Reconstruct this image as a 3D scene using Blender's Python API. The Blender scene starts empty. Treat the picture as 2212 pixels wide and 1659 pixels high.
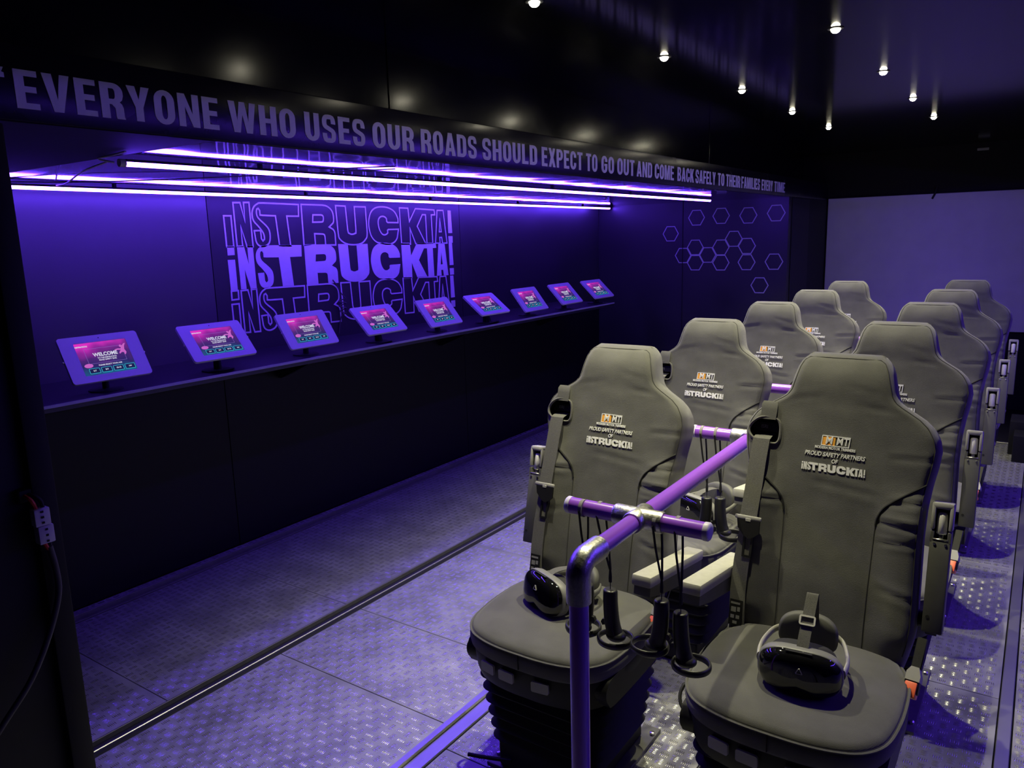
import bpy, bmesh, math, random
import numpy as np
from mathutils import Vector, Matrix
from mathutils.geometry import tessellate_polygon

scene = bpy.context.scene
C = scene.collection
random.seed(7)
PI = math.pi

# ------------------------------------------------------------------ camera, world, exposure
cam_d = bpy.data.cameras.new('camera')
cam = bpy.data.objects.new('camera', cam_d)
C.objects.link(cam)
cam_d.sensor_width = 36.0
cam_d.lens = 1662.0 / 2212.0 * 36.0
cam_d.clip_start = 0.02


def camera_matrix():
    f, px, py = 1662.0, 1106.0, 829.5
    Y = Vector((2270 - px, 480 - py, f)).normalized()
    r = math.radians(1.66)
    s, c = math.sin(r), math.cos(r)
    b = -(s * Y.x + c * Y.y) / Y.z
    Z = -Vector((s, c, b)).normalized()
    X = Y.cross(Z)
    R = Matrix((X, Y, Z))
    right, up, back = R.col[0], -R.col[1], -R.col[2]
    m = Matrix((right, up, back)).transposed().to_4x4()
    m.translation = (0, 0, 1.6)
    return m


cam.matrix_world = camera_matrix()
scene.camera = cam
w = bpy.data.worlds.new('world')
scene.world = w
w.use_nodes = True
w.node_tree.nodes['Background'].inputs[0].default_value = (0.10, 0.08, 0.30, 1)
w.node_tree.nodes['Background'].inputs[1].default_value = 0.0
vs = scene.view_settings
vs.view_transform = 'Standard'
vs.look = 'None'
vs.exposure = 0.0
vs.gamma = 1.0
vs.use_curve_mapping = False

SPOT_W = 100.0
LED_S = 96.0
VIOLET = (0.120, 0.038, 1.0)


# ------------------------------------------------------------------ materials
def mat(name, col, rough=0.5, metal=0.0, spec=0.5, noise=0.0, nscale=30.0, bump=0.0, bscale=200.0,
        emit=None, es=0.0, rnoise=0.0, coat=0.0, ior=None, sheen=0.0, wave=0.0, wscale=4.0):
    m = bpy.data.materials.new(name)
    m.use_nodes = True
    nt = m.node_tree
    b = nt.nodes['Principled BSDF']
    b.inputs['Base Color'].default_value = (*col, 1)
    b.inputs['Roughness'].default_value = rough
    b.inputs['Metallic'].default_value = metal
    b.inputs['Specular IOR Level'].default_value = spec
    if ior:
        b.inputs['IOR'].default_value = ior
    if coat:
        b.inputs['Coat Weight'].default_value = coat
        b.inputs['Coat Roughness'].default_value = 0.04
    if sheen:
        b.inputs['Sheen Weight'].default_value = sheen
        b.inputs['Sheen Roughness'].default_value = 0.5
    if emit:
        b.inputs['Emission Color'].default_value = (*emit, 1)
        b.inputs['Emission Strength'].default_value = es
    tc = nt.nodes.new('ShaderNodeTexCoord')
    if noise or rnoise:
        n = nt.nodes.new('ShaderNodeTexNoise')
        n.inputs['Scale'].default_value = nscale
        n.inputs['Detail'].default_value = 6
        nt.links.new(tc.outputs['Object'], n.inputs['Vector'])
        if noise:
            r = nt.nodes.new('ShaderNodeMapRange')
            r.inputs['From Min'].default_value = 0.3
            r.inputs['From Max'].default_value = 0.7
            r.inputs['To Min'].default_value = 1 - noise
            r.inputs['To Max'].default_value = 1 + noise
            nt.links.new(n.outputs['Fac'], r.inputs['Value'])
            v = nt.nodes.new('ShaderNodeVectorMath')
            v.operation = 'SCALE'
            v.inputs[0].default_value = col
            nt.links.new(r.outputs[0], v.inputs['Scale'])
            nt.links.new(v.outputs[0], b.inputs['Base Color'])
        if rnoise:
            r2 = nt.nodes.new('ShaderNodeMapRange')
            r2.inputs['From Min'].default_value = 0.3
            r2.inputs['From Max'].default_value = 0.7
            r2.inputs['To Min'].default_value = max(0.0, rough - rnoise)
            r2.inputs['To Max'].default_value = rough + rnoise
            nt.links.new(n.outputs['Fac'], r2.inputs['Value'])
            nt.links.new(r2.outputs[0], b.inputs['Roughness'])
    last = None
    for strength, scale, detail in ((wave, wscale, 1.0), (bump, bscale, 3.0)):
        if not strength:
            continue
        n2 = nt.nodes.new('ShaderNodeTexNoise')
        n2.inputs['Scale'].default_value = scale
        n2.inputs['Detail'].default_value = detail
        nt.links.new(tc.outputs['Object'], n2.inputs['Vector'])
        bp = nt.nodes.new('ShaderNodeBump')
        bp.inputs['Strength'].default_value = strength
        bp.inputs['Distance'].default_value = 0.01
        nt.links.new(n2.outputs['Fac'], bp.inputs['Height'])
        if last:
            nt.links.new(last, bp.inputs['Normal'])
        last = bp.outputs['Normal']
    if last:
        nt.links.new(last, b.inputs['Normal'])
    return m


M = {}
M['fabric'] = mat('charcoal_fabric', (0.106, 0.105, 0.099), 0.95, spec=0.15, noise=0.12, nscale=14, bump=0.35, bscale=900, sheen=0.25, wave=0.5, wscale=11)
M['fabric_dark'] = mat('dark_seam_fabric', (0.02, 0.02, 0.02), 0.8, spec=0.2, noise=0.1)
M['seam'] = mat('grey_seam_thread', (0.060, 0.059, 0.056), 0.9, spec=0.1, noise=0.1)
M['webbing'] = mat('belt_webbing', (0.13, 0.128, 0.118), 0.85, spec=0.2, noise=0.15, nscale=300, bump=0.4, bscale=1200)
M['plastic'] = mat('black_plastic', (0.008, 0.008, 0.008), 0.55, spec=0.3, noise=0.1, bump=0.1, bscale=600)
M['plastic_grey'] = mat('grey_plastic', (0.10, 0.10, 0.092), 0.55, noise=0.06, bump=0.1, bscale=800)
M['plastic_light'] = mat('light_grey_plastic', (0.34, 0.335, 0.31), 0.5, noise=0.05)
M['button'] = mat('grey_button_plastic', (0.40, 0.40, 0.37), 0.55, noise=0.05)
M['pad'] = mat('beige_grey_armrest', (0.36, 0.355, 0.30), 0.7, noise=0.06, nscale=60, bump=0.1, bscale=500)
M['knob'] = mat('white_ribbed_knob', (0.80, 0.79, 0.76), 0.45, noise=0.03)
M['rubber'] = mat('black_bellows_rubber', (0.016, 0.016, 0.017), 0.6, noise=0.1)
M['red'] = mat('red_release_button', (0.90, 0.16, 0.07), 0.4, noise=0.05, emit=(0.9, 0.12, 0.05), es=0.0)
M['chrome'] = mat('bright_metal', (0.75, 0.74, 0.70), 0.28, 1.0, noise=0.05)
M['purple'] = mat('purple_painted_pipe', (0.26, 0.075, 0.62), 0.28, spec=0.6, noise=0.04, nscale=8)
M['lilac_cap'] = mat('pale_lilac_cap', (0.62, 0.58, 0.72), 0.4, noise=0.04)
M['galv'] = mat('galvanised_fitting', (0.62, 0.62, 0.58), 0.36, 1.0, noise=0.16, nscale=150, rnoise=0.06, bump=0.10, bscale=260)
M['strap'] = mat('black_cord', (0.012, 0.012, 0.012), 0.7, noise=0.1)
M['band'] = mat('grey_elastic_band', (0.20, 0.19, 0.20), 0.8, noise=0.1)
M['gloss'] = mat('gloss_black_visor', (0.006, 0.006, 0.007), 0.05, spec=0.6, coat=0.6, noise=0.1)
M['hs_grey'] = mat('satin_grey_headset', (0.20, 0.20, 0.19), 0.4, noise=0.06)
M['hs_light'] = mat('light_grey_headset_arm', (0.52, 0.51, 0.47), 0.4, noise=0.05)
M['hs_dark'] = mat('black_headset_foam', (0.02, 0.02, 0.02), 0.85, noise=0.1)
M['hs_pad'] = mat('dark_grey_headset_pad', (0.10, 0.10, 0.09), 0.65, noise=0.08)
M['ctl'] = mat('satin_black_controller', (0.02, 0.02, 0.021), 0.36, noise=0.1)
M['thread'] = mat('white_embroidery_thread', (0.82, 0.82, 0.80), 0.7, noise=0.1, nscale=900)
M['thread_o'] = mat('orange_embroidery_thread', (0.85, 0.38, 0.04), 0.7, noise=0.1, nscale=900)
M['vinyl'] = mat('white_vinyl_lettering', (0.56, 0.55, 0.58), 0.45, noise=0.03)
M['vinyl_hdr'] = mat('white_header_vinyl', (0.88, 0.87, 0.90), 0.35, noise=0.03)
M['hexv'] = mat('grey_vinyl_hexagon', (0.42, 0.40, 0.46), 0.5, noise=0.05)
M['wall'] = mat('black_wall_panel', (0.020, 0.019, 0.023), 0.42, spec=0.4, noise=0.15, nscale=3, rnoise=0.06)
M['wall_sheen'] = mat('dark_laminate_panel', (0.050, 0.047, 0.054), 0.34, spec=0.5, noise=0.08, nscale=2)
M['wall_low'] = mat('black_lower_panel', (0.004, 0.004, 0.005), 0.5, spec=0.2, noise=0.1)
M['black'] = mat('matt_black_paint', (0.008, 0.008, 0.009), 0.6, spec=0.3, noise=0.1)
M['greyframe'] = mat('dark_grey_frame', (0.016, 0.016, 0.019), 0.6, noise=0.1)
M['header'] = mat('black_header_panel', (0.014, 0.013, 0.018), 0.24, spec=0.5, noise=0.1, rnoise=0.04, nscale=6)
M['fascia'] = mat('satin_black_fascia', (0.006, 0.006, 0.008), 0.17, spec=0.5, noise=0.1, rnoise=0.03, nscale=3)
M['ceil'] = mat('gloss_black_ceiling', (0.004, 0.004, 0.005), 0.11, spec=0.5, noise=0.1, nscale=2)
M['ceil_slide'] = mat('wavy_gloss_ceiling', (0.010, 0.009, 0.014), 0.05, spec=0.8, ior=1.9, noise=0.1, wave=0.22, wscale=3.5)
M['ceil_matt'] = mat('matt_black_slide_ceiling', (0.006, 0.006, 0.008), 0.7, spec=0.15, noise=0.1)
M['shelf'] = mat('black_laminate_shelf', (0.014, 0.014, 0.017), 0.35, noise=0.1)
M['shelf_edge'] = mat('grey_shelf_edge', (0.24, 0.23, 0.27), 0.4, noise=0.06)
M['screen'] = mat('white_projection_fabric', (0.86, 0.85, 0.86), 0.85, spec=0.1, noise=0.04, nscale=5)
M['plate'] = mat('worn_aluminium_plate', (0.33, 0.33, 0.34), 0.42, 0.36, noise=0.22, nscale=7, rnoise=0.10)
M['tread'] = mat('raised_tread_aluminium', (0.46, 0.46, 0.45), 0.27, 0.75, noise=0.15, nscale=20)
M['subfloor'] = mat('dark_floor_gap', (0.012, 0.012, 0.014), 0.6, noise=0.1)
M['alu'] = mat('aluminium_edge_trim', (0.52, 0.52, 0.52), 0.38, 1.0, noise=0.04, nscale=6)
M['steel'] = mat('grey_steel_bracket', (0.16, 0.16, 0.15), 0.5, 0.5, noise=0.15)
M['tab_frame'] = mat('white_tablet_frame', (0.44, 0.43, 0.46), 0.45, noise=0.02)
M['led'] = mat('violet_led_tube', (0.9, 0.9, 0.95), 0.4, emit=VIOLET, es=LED_S, noise=0.02)
M['led_right'] = mat('dimmed_violet_led_tube', (0.9, 0.9, 0.95), 0.4, emit=VIOLET, es=LED_S * 0.9, noise=0.02)
M['lens'] = mat('warm_spot_lens', (0.9, 0.9, 0.85), 0.3, emit=(1.0, 0.93, 0.70), es=60.0, noise=0.02)
M['bezel'] = mat('black_spot_bezel', (0.02, 0.02, 0.02), 0.35, noise=0.1)
M['conn'] = mat('grey_connector_plastic', (0.62, 0.61, 0.63), 0.5, noise=0.06)
M['redwire'] = mat('red_wire', (0.65, 0.05, 0.03), 0.5, noise=0.05)
M['cable'] = mat('dark_cable_sheath', (0.05, 0.048, 0.042), 0.6, noise=0.1)
M['cord'] = mat('pale_led_cord', (0.55, 0.50, 0.60), 0.5, noise=0.05)
M['ink'] = mat('printed_label_white', (0.22, 0.22, 0.21), 0.6, noise=0.05)
M['ui_white'] = mat('screen_text_white', (0.1, 0.1, 0.1), 0.2, emit=(0.75, 0.75, 0.85), es=0.8, noise=0.02)
M['ui_teal'] = mat('screen_teal_outline', (0.05, 0.1, 0.1), 0.2, emit=(0.03, 0.45, 0.55), es=0.9, noise=0.02)
M['ui_navy'] = mat('screen_navy_button', (0.02, 0.02, 0.03), 0.1, emit=(0.01, 0.012, 0.06), es=0.9, noise=0.02)
M['ui_pink'] = mat('screen_pink_figure', (0.1, 0.05, 0.1), 0.2, emit=(0.60, 0.13, 0.48), es=0.9, noise=0.02)
M['ui_line'] = mat('screen_lilac_line', (0.1, 0.1, 0.1), 0.2, emit=(0.22, 0.12, 0.45), es=0.9, noise=0.02)


def screen_material():
    m = bpy.data.materials.new('tablet_display_gradient')
    m.use_nodes = True
    nt = m.node_tree
    b = nt.nodes['Principled BSDF']
    b.inputs['Base Color'].default_value = (0.01, 0.01, 0.012, 1)
    b.inputs['Roughness'].default_value = 0.08
    b.inputs['Coat Weight'].default_value = 0.5
    b.inputs['Emission Strength'].default_value = 0.9
    tc = nt.nodes.new('ShaderNodeTexCoord')
    sp = nt.nodes.new('ShaderNodeSeparateXYZ')
    nt.links.new(tc.outputs['Object'], sp.inputs[0])
    a = nt.nodes.new('ShaderNodeMath'); a.operation = 'MULTIPLY'; a.inputs[1].default_value = 6.2
    nt.links.new(sp.outputs['Y'], a.inputs[0])
    bm_ = nt.nodes.new('ShaderNodeMath'); bm_.operation = 'MULTIPLY'; bm_.inputs[1].default_value = -0.9
    nt.links.new(sp.outputs['X'], bm_.inputs[0])
    n = nt.nodes.new('ShaderNodeTexNoise'); n.inputs['Scale'].default_value = 14; n.inputs['Detail'].default_value = 1
    nt.links.new(tc.outputs['Object'], n.inputs['Vector'])
    c1 = nt.nodes.new('ShaderNodeMath'); c1.operation = 'ADD'
    nt.links.new(a.outputs[0], c1.inputs[0]); nt.links.new(bm_.outputs[0], c1.inputs[1])
    c2 = nt.nodes.new('ShaderNodeMath'); c2.operation = 'MULTIPLY_ADD'; c2.inputs[1].default_value = 0.5
    nt.links.new(n.outputs['Fac'], c2.inputs[0]); nt.links.new(c1.outputs[0], c2.inputs[2])
    c3 = nt.nodes.new('ShaderNodeMath'); c3.operation = 'ADD'; c3.inputs[1].default_value = 0.24
    nt.links.new(c2.outputs[0], c3.inputs[0])
    r = nt.nodes.new('ShaderNodeValToRGB')
    e = r.color_ramp.elements
    e[0].position = 0.05; e[0].color = (0.01, 0.13, 0.26, 1)
    e[1].position = 0.98; e[1].color = (0.80, 0.03, 0.60, 1)
    x = e.new(0.30); x.color = (0.025, 0.02, 0.14, 1)
    x = e.new(0.55); x.color = (0.085, 0.02, 0.19, 1)
    x = e.new(0.78); x.color = (0.30, 0.02, 0.34, 1)
    nt.links.new(c3.outputs[0], r.inputs[0])
    nt.links.new(r.outputs[0], b.inputs['Emission Color'])
    return m


M['display'] = screen_material()

# ------------------------------------------------------------------ mesh helpers


def to_mesh(bm, name, m, smooth=True, angle=None):
    me = bpy.data.meshes.new(name)
    bmesh.ops.recalc_face_normals(bm, faces=bm.faces)
    bm.to_mesh(me)
    bm.free()
    if m is not None:
        for x in (m if isinstance(m, (list, tuple)) else [m]):
            me.materials.append(M[x] if isinstance(x, str) else x)
    if smooth:
        me.shade_smooth()
        if angle is not None:
            me.set_sharp_from_angle(angle=math.radians(angle))
    return me


def link(name, me, parent=None, loc=None, mtx=None):
    o = bpy.data.objects.new(name, me)
    C.objects.link(o)
    if parent is not None:
        o.parent = parent
    if mtx is not None:
        o.matrix_local = mtx
    elif loc is not None:
        o.location = loc
    return o


def obj(name, bm, m, parent=None, smooth=True, angle=40, loc=None, mtx=None):
    return link(name, to_mesh(bm, name, m, smooth, angle), parent, loc, mtx)


def thing(name, label, cat, loc=(0, 0, 0), rz=0.0, group=None):
    o = bpy.data.objects.new(name, None)
    o.empty_display_size = 0.05
    C.objects.link(o)
    o.location = loc
    o.rotation_euler = (0, 0, rz)
    return tag(o, label, cat, group)


def tag(o, label=None, cat=None, group=None, kind=None):
    if label: o['label'] = label
    if cat: o['category'] = cat
    if group: o['group'] = group
    if kind: o['kind'] = kind
    return o


def copy_tree(src, parent=None):
    c = src.copy()
    C.objects.link(c)
    if parent is not None:
        mp = src.matrix_parent_inverse.copy()
        c.parent = parent
        c.matrix_parent_inverse = mp
    for ch in list(src.children):
        copy_tree(ch, c)
    return c


def B():
    return bmesh.new()


def box(bm, x0, x1, y0, y1, z0, z1, bev=0.0, seg=2, mtx=None):
    r = bmesh.ops.create_cube(bm, size=1.0)
    vs_ = r['verts']
    for v in vs_:
        v.co = Vector(((x0 + x1) / 2 + v.co.x * (x1 - x0), (y0 + y1) / 2 + v.co.y * (y1 - y0), (z0 + z1) / 2 + v.co.z * (z1 - z0)))
    if bev > 0:
        ed = list({e for v in vs_ for e in v.link_edges})
        r2 = bmesh.ops.bevel(bm, geom=ed, offset=bev, segments=seg, affect='EDGES', profile=0.5)
        vs_ = list({v for f in r2['faces'] for v in f.verts} | {v for v in vs_ if v.is_valid})
    if mtx is not None:
        bmesh.ops.transform(bm, matrix=mtx, verts=vs_)
    return vs_


def frames(path, closed=False):
    pts = [Vector(p) for p in path]
    n = len(pts)
    tans = []
    for i in range(n):
        if closed:
            t = pts[(i + 1) % n] - pts[i - 1]
        else:
            t = pts[min(i + 1, n - 1)] - pts[max(i - 1, 0)]
        tans.append(t.normalized())
    ref = Vector((0, 0, 1)) if abs(tans[0].z) < 0.9 else Vector((1, 0, 0))
    nrm = (ref - tans[0] * ref.dot(tans[0])).normalized()
    out = []
    for p, t in zip(pts, tans):
        nrm = (nrm - t * nrm.dot(t)).normalized()
        out.append((p, nrm, t.cross(nrm)))
    return out


def tube(bm, path, r, seg=10, closed=False, caps=True, sx=1.0, sy=1.0):
    fr = frames(path, closed)
    rings = []
    for i, (p, a, b) in enumerate(fr):
        rr = r[i] if isinstance(r, (list, tuple)) else r
        rings.append([bm.verts.new(p + a * (math.cos(t) * rr * sx) + b * (math.sin(t) * rr * sy)) for t in [2 * PI * k / seg for k in range(seg)]])
    loft(bm, rings, closed, caps)


def loft(bm, rings, closed=False, caps=True):
    n = len(rings)
    m_ = len(rings[0])
    for i in range(n if closed else n - 1):
        A, D = rings[i], rings[(i + 1) % n]
        for k in range(m_):
            bm.faces.new((A[k], A[(k + 1) % m_], D[(k + 1) % m_], D[k]))
    if caps and not closed:
        bm.faces.new(rings[0][::-1])
        bm.faces.new(rings[-1])


def ribbon(bm, path, width_dir, width, thick, out_dir):
    """flat strap following path; width_dir / out_dir fixed vectors or lists"""
    rings = []
    for i, p in enumerate(path):
        p = Vector(p)
        wd = Vector(width_dir[i] if isinstance(width_dir, list) else width_dir)
        od = Vector(out_dir[i] if isinstance(out_dir, list) else out_dir)
        wv = width[i] if isinstance(width, list) else width
        rings.append([bm.verts.new(p + wd * (sx * wv / 2) + od * (sz * thick / 2)) for sx, sz in ((-1, -1), (1, -1), (1, 1), (-1, 1))])
    loft(bm, rings)


def lathe(bm, prof, seg=24, mtx=None, caps=True):
    rings = [[bm.verts.new((r * math.cos(2 * PI * k / seg), r * math.sin(2 * PI * k / seg), z)) for k in range(seg)] for r, z in prof]
    loft(bm, rings, False, caps)
    if mtx is not None:
        bmesh.ops.transform(bm, matrix=mtx, verts=[v for rg in rings for v in rg])


def cat(pts, n=4, closed=False):
    """Catmull-Rom resample"""
    P_ = [Vector(p) for p in pts]
    m_ = len(P_)
    out = []
    for i in range(m_ if closed else m_ - 1):
        p0 = P_[i - 1] if (closed or i > 0) else P_[0]
        p1 = P_[i]
        p2 = P_[(i + 1) % m_]
        p3 = P_[(i + 2) % m_] if (closed or i + 2 < m_) else P_[-1]
        for k in range(n):
            t = k / n
            out.append(0.5 * ((2 * p1) + (p2 - p0) * t + (2 * p0 - 5 * p1 + 4 * p2 - p3) * t * t + (3 * p1 - p0 - 3 * p2 + p3) * t ** 3))
    if not closed:
        out.append(P_[-1])
    return out


def prism(bm, contours, z0, z1, mtx=None):
    """filled shape (first contour outer, others holes) extruded z0..z1 in local XY"""
    cs = [[Vector((p[0], p[1], 0)) for p in c] for c in contours]
    tris = tessellate_polygon(cs)
    flat = [p for c in cs for p in c]
    lo = [bm.verts.new((p.x, p.y, z0)) for p in flat]
    hi = [bm.verts.new((p.x, p.y, z1)) for p in flat]
    for t in tris:
        try:
            bm.faces.new([hi[i] for i in t])
            bm.faces.new([lo[i] for i in reversed(t)])
        except ValueError:
            pass
    k = 0
    for c in cs:
        n = len(c)
        for i in range(n):
            a, b = k + i, k + (i + 1) % n
            try:
                bm.faces.new((lo[a], lo[b], hi[b], hi[a]))
            except ValueError:
                pass
        k += n
    if mtx is not None:
        bmesh.ops.transform(bm, matrix=mtx, verts=lo + hi)
    return lo + hi


def outline(bm, contour, width, z0, z1, mtx=None):
    """ribbon following a closed contour (mitred), extruded"""
    n = len(contour)
    P_ = [Vector((p[0], p[1])) for p in contour]
    inn, out = [], []
    for i in range(n):
        a, b, c = P_[i - 1], P_[i], P_[(i + 1) % n]
        d1, d2 = (b - a).normalized(), (c - b).normalized()
        n1, n2 = Vector((-d1.y, d1.x)), Vector((-d2.y, d2.x))
        mm = (n1 + n2)
        if mm.length < 1e-4:
            mm = n1.copy()
        mm.normalize()
        s = min(1.0 / max(0.35, mm.dot(n1)), 2.5) * width / 2
        inn.append(b + mm * s)
        out.append(b - mm * s)
    rings = []
    for i in range(n):
        rings.append([bm.verts.new((q.x, q.y, z)) for q, z in ((inn[i], z0), (out[i], z0), (out[i], z1), (inn[i], z1))])
    loft(bm, rings, closed=True)
    if mtx is not None:
        bmesh.ops.transform(bm, matrix=mtx, verts=[v for r in rings for v in r])


def text_into(bm, body, size, mtx, depth=0.0004, sx=1.0, shear=0.0, align='CENTER', bold=0.0):
    cu = bpy.data.curves.new('t', 'FONT')
    cu.body = body
    cu.size = size
    cu.align_x = align
    cu.align_y = 'CENTER'
    cu.shear = shear
    cu.extrude = depth
    cu.offset = bold
    cu.resolution_u = 3
    o = bpy.data.objects.new('t', cu)
    C.objects.link(o)
    dg = bpy.context.evaluated_depsgraph_get()
    me = o.evaluated_get(dg).to_mesh()
    me.transform(mtx @ Matrix.Diagonal((sx, 1, 1, 1)))
    bm.from_mesh(me)
    o.evaluated_get(dg).to_mesh_clear()
    bpy.data.objects.remove(o)
    bpy.data.curves.remove(cu)


def basis(X, Y, Z, t):
    m_ = Matrix((Vector(X), Vector(Y), Vector(Z))).transposed().to_4x4()
    m_.translation = Vector(t)
    return m_


def arc(cx, cy, rx, ry, a0, a1, n=8):
    return [(cx + rx * math.cos(math.radians(a0 + (a1 - a0) * i / n)), cy + ry * math.sin(math.radians(a0 + (a1 - a0) * i / n))) for i in range(n + 1)]


def rrect(x0, x1, y0, y1, r, n=5):
    return (arc(x1 - r, y0 + r, r, r, -90, 0, n) + arc(x1 - r, y1 - r, r, r, 0, 90, n)
            + arc(x0 + r, y1 - r, r, r, 90, 180, n) + arc(x0 + r, y0 + r, r, r, 180, 270, n))

# ------------------------------------------------------------------ the place: shell of the trailer and its slide-outs
XF, XW, ZC, ZS = -1.76, -3.50, 2.28, 1.862
YE, J0, J1 = 7.87, 0.75, 6.54
XR, XRW = 0.27, 2.01
XFA = -1.994        # fascia above the header, set back behind its ledge
WALLM = lambda y, z, x: basis((0, 1, 0), (0, 0, 1), (1, 0, 0), (x, y, z))      # local XY -> world YZ, facing +X


def slab(name, m, x0, x1, y0, y1, z0, z1, parent=None, kind='structure', bev=0.0):
    bm = B()
    box(bm, x0, x1, y0, y1, z0, z1, bev)
    o = obj(name, bm, m, parent, smooth=bev > 0)
    if parent is None:
        o['kind'] = kind
    return o


floor = slab('floor', 'subfloor', XW - 0.1, XRW + 0.1, -1.3, YE + 0.1, -0.08, -0.014)
plate_zones = [
    (-3.49, -3.40, [0.74, 2.21, 3.06, 3.93, 4.80, 5.67, 6.54]),
    (-3.36, -2.475, [0.74, 1.34, 2.21, 3.06, 3.93, 4.80, 5.67, 6.54]),
    (-2.385, -1.545, [0.74, 1.77, 2.21, 3.06, 3.93, 4.80, 5.67, 6.54]),
    (-1.455, -0.752, [-1.2, 0.45, 1.67, 2.89, 4.11, 5.33, 6.58]),
    (-0.748, -0.012, [-1.2, 0.45, 1.67, 2.89, 4.11, 5.33, 6.58]),
    (0.035, 0.84, [-1.2, 0.74, 2.21, 3.93, 5.67, 6.54]),
    (0.844, 1.99, [0.74, 2.21, 3.93, 5.67, 6.54]),
]
tread_rects = []
for x0, x1, ys in plate_zones:
    for a, b in zip(ys[:-1], ys[1:]):
        bm = B()
        box(bm, x0, x1, a + 0.0015, b - 0.0015, -0.014, 0.0, 0.001, 1)
        obj('floor_plate', bm, 'plate', floor, smooth=False)
        tread_rects.append((x0, x1, a, b))
# near-left trailer floor beside the slide-out
bm = B(); box(bm, XF, -1.545, -1.2, 0.735, -0.014, 0.0, 0.001, 1)
obj('floor_plate', bm, 'plate', floor, smooth=False)


def treads():
    p = 0.036
    vs_, fs_ = [], []
    base = np.array([[-1, 0, 0], [0, -1, 0], [1, 0, 0], [0, 1, 0], [-0.45, 0, 1], [0.45, 0, 1]], float)
    quads = np.array([[0, 1, 4, 4], [1, 2, 5, 4], [2, 3, 5, 5], [3, 0, 4, 5]])
    rng = np.random.RandomState(3)
    allc, alld = [], []
    for (x0, x1, a, b) in tread_rects:
        if x0 > 0.5 or b < 0.9:
            continue
        a = max(a, 0.6)
        xs = np.arange(x0 + 0.02, x1 - 0.014, p)
        ys = np.arange(a + 0.02, b - 0.014, p)
        gi, gj = np.meshgrid(np.arange(len(xs)), np.arange(len(ys)), indexing='ij')
        cx, cy = xs[gi].ravel(), ys[gj].ravel()
        o = ((gi + gj) % 2).ravel()
        for k in range(5):
            off = (k - 2) * 0.0058
            allc.append(np.stack([cx + np.where(o == 0, 0, off), cy + np.where(o == 0, off, 0)], 1))
            alld.append(o)
    c = np.concatenate(allc); d = np.concatenate(alld)
    n = len(c)
    hl, hw, hh = 0.0135, 0.0021, 0.0013
    bar0 = base * [hl, hw, hh]
    bar1 = np.stack([-bar0[:, 1], bar0[:, 0], bar0[:, 2]], 1)
    V = np.where(d[:, None, None] == 0, bar0[None], bar1[None])
    V = V + np.concatenate([c, np.zeros((n, 1))], 1)[:, None, :]
    V = V.reshape(-1, 3)
    tri = np.array([[0, 1, 4], [1, 2, 5], [1, 5, 4], [2, 3, 5], [3, 0, 4], [3, 4, 5]])
    F = (tri[None] + (np.arange(n) * 6)[:, None, None]).reshape(-1)
    me = bpy.data.meshes.new('tread_pattern')
    me.vertices.add(len(V)); me.vertices.foreach_set('co', V.ravel())
    nf = len(F) // 3
    me.loops.add(len(F)); me.loops.foreach_set('vertex_index', F.astype(np.int32))
    me.polygons.add(nf); me.polygons.foreach_set('loop_start', (np.arange(nf) * 3).astype(np.int32))
    me.update(calc_edges=True)
    me.materials.append(M['tread'])
    me.shade_smooth()
    o = link('tread_pattern', me, floor)
    o['kind'] = 'stuff'


treads()

# bright aluminium edges set into the floor
bm = B()
box(bm, -1.545, -1.520, -1.2, 6.585, -0.014, 0.006, 0.002, 1)
box(bm, -1.518, -1.484, -1.2, 6.585, -0.014, -0.004, 0.001, 1)
box(bm, -1.482, -1.458, -1.2, 6.585, -0.014, 0.006, 0.002, 1)
tag(obj('trim_1', bm, 'alu', None, False), kind='structure')
bm = B()
box(bm, -2.412, -2.404, J0, J1, -0.014, 0.010, 0.002, 1)
tag(obj('trim_2', bm, 'alu', None, False), kind='structure')
bm = B()
box(bm, -2.474, -2.466, J0, J1, -0.014, 0.004, 0.001, 1)
tag(obj('trim_3', bm, 'steel', None, False), kind='structure')
bm = B()
box(bm, -3.395, -3.366, J0, J1, -0.014, 0.004, 0.001, 1)
box(bm, -3.395, -3.389, J0, J1, 0.004, 0.024, 0.001, 1)
tag(obj('trim_4', bm, 'steel', None, False), kind='structure')
bm = B()
box(bm, -0.008, 0.030, -1.2, 6.585, -0.014, 0.005, 0.002, 1)
tag(obj('trim_5', bm, 'alu', None, False), kind='structure')

# slide-out back wall
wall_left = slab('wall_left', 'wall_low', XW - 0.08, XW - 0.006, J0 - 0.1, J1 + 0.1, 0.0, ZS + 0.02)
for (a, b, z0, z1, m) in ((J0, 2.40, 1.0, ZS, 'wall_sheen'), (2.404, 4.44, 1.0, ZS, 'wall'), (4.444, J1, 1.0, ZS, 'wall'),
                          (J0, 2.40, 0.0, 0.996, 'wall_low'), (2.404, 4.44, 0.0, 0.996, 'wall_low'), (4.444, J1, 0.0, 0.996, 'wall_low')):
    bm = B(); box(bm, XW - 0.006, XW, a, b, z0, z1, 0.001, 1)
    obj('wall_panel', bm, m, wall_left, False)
# slide-out ends
slab('wall_slide_near', 'wall_low', XW - 0.08, XF - 0.02, J0 - 0.08, J0, 0.0, ZS + 0.02)
wall_hex = slab('wall_slide_far', 'wall', XW - 0.08, XF - 0.001, J1 + 0.01, J1 + 0.09, 0.0, ZS + 0.02)
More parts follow.
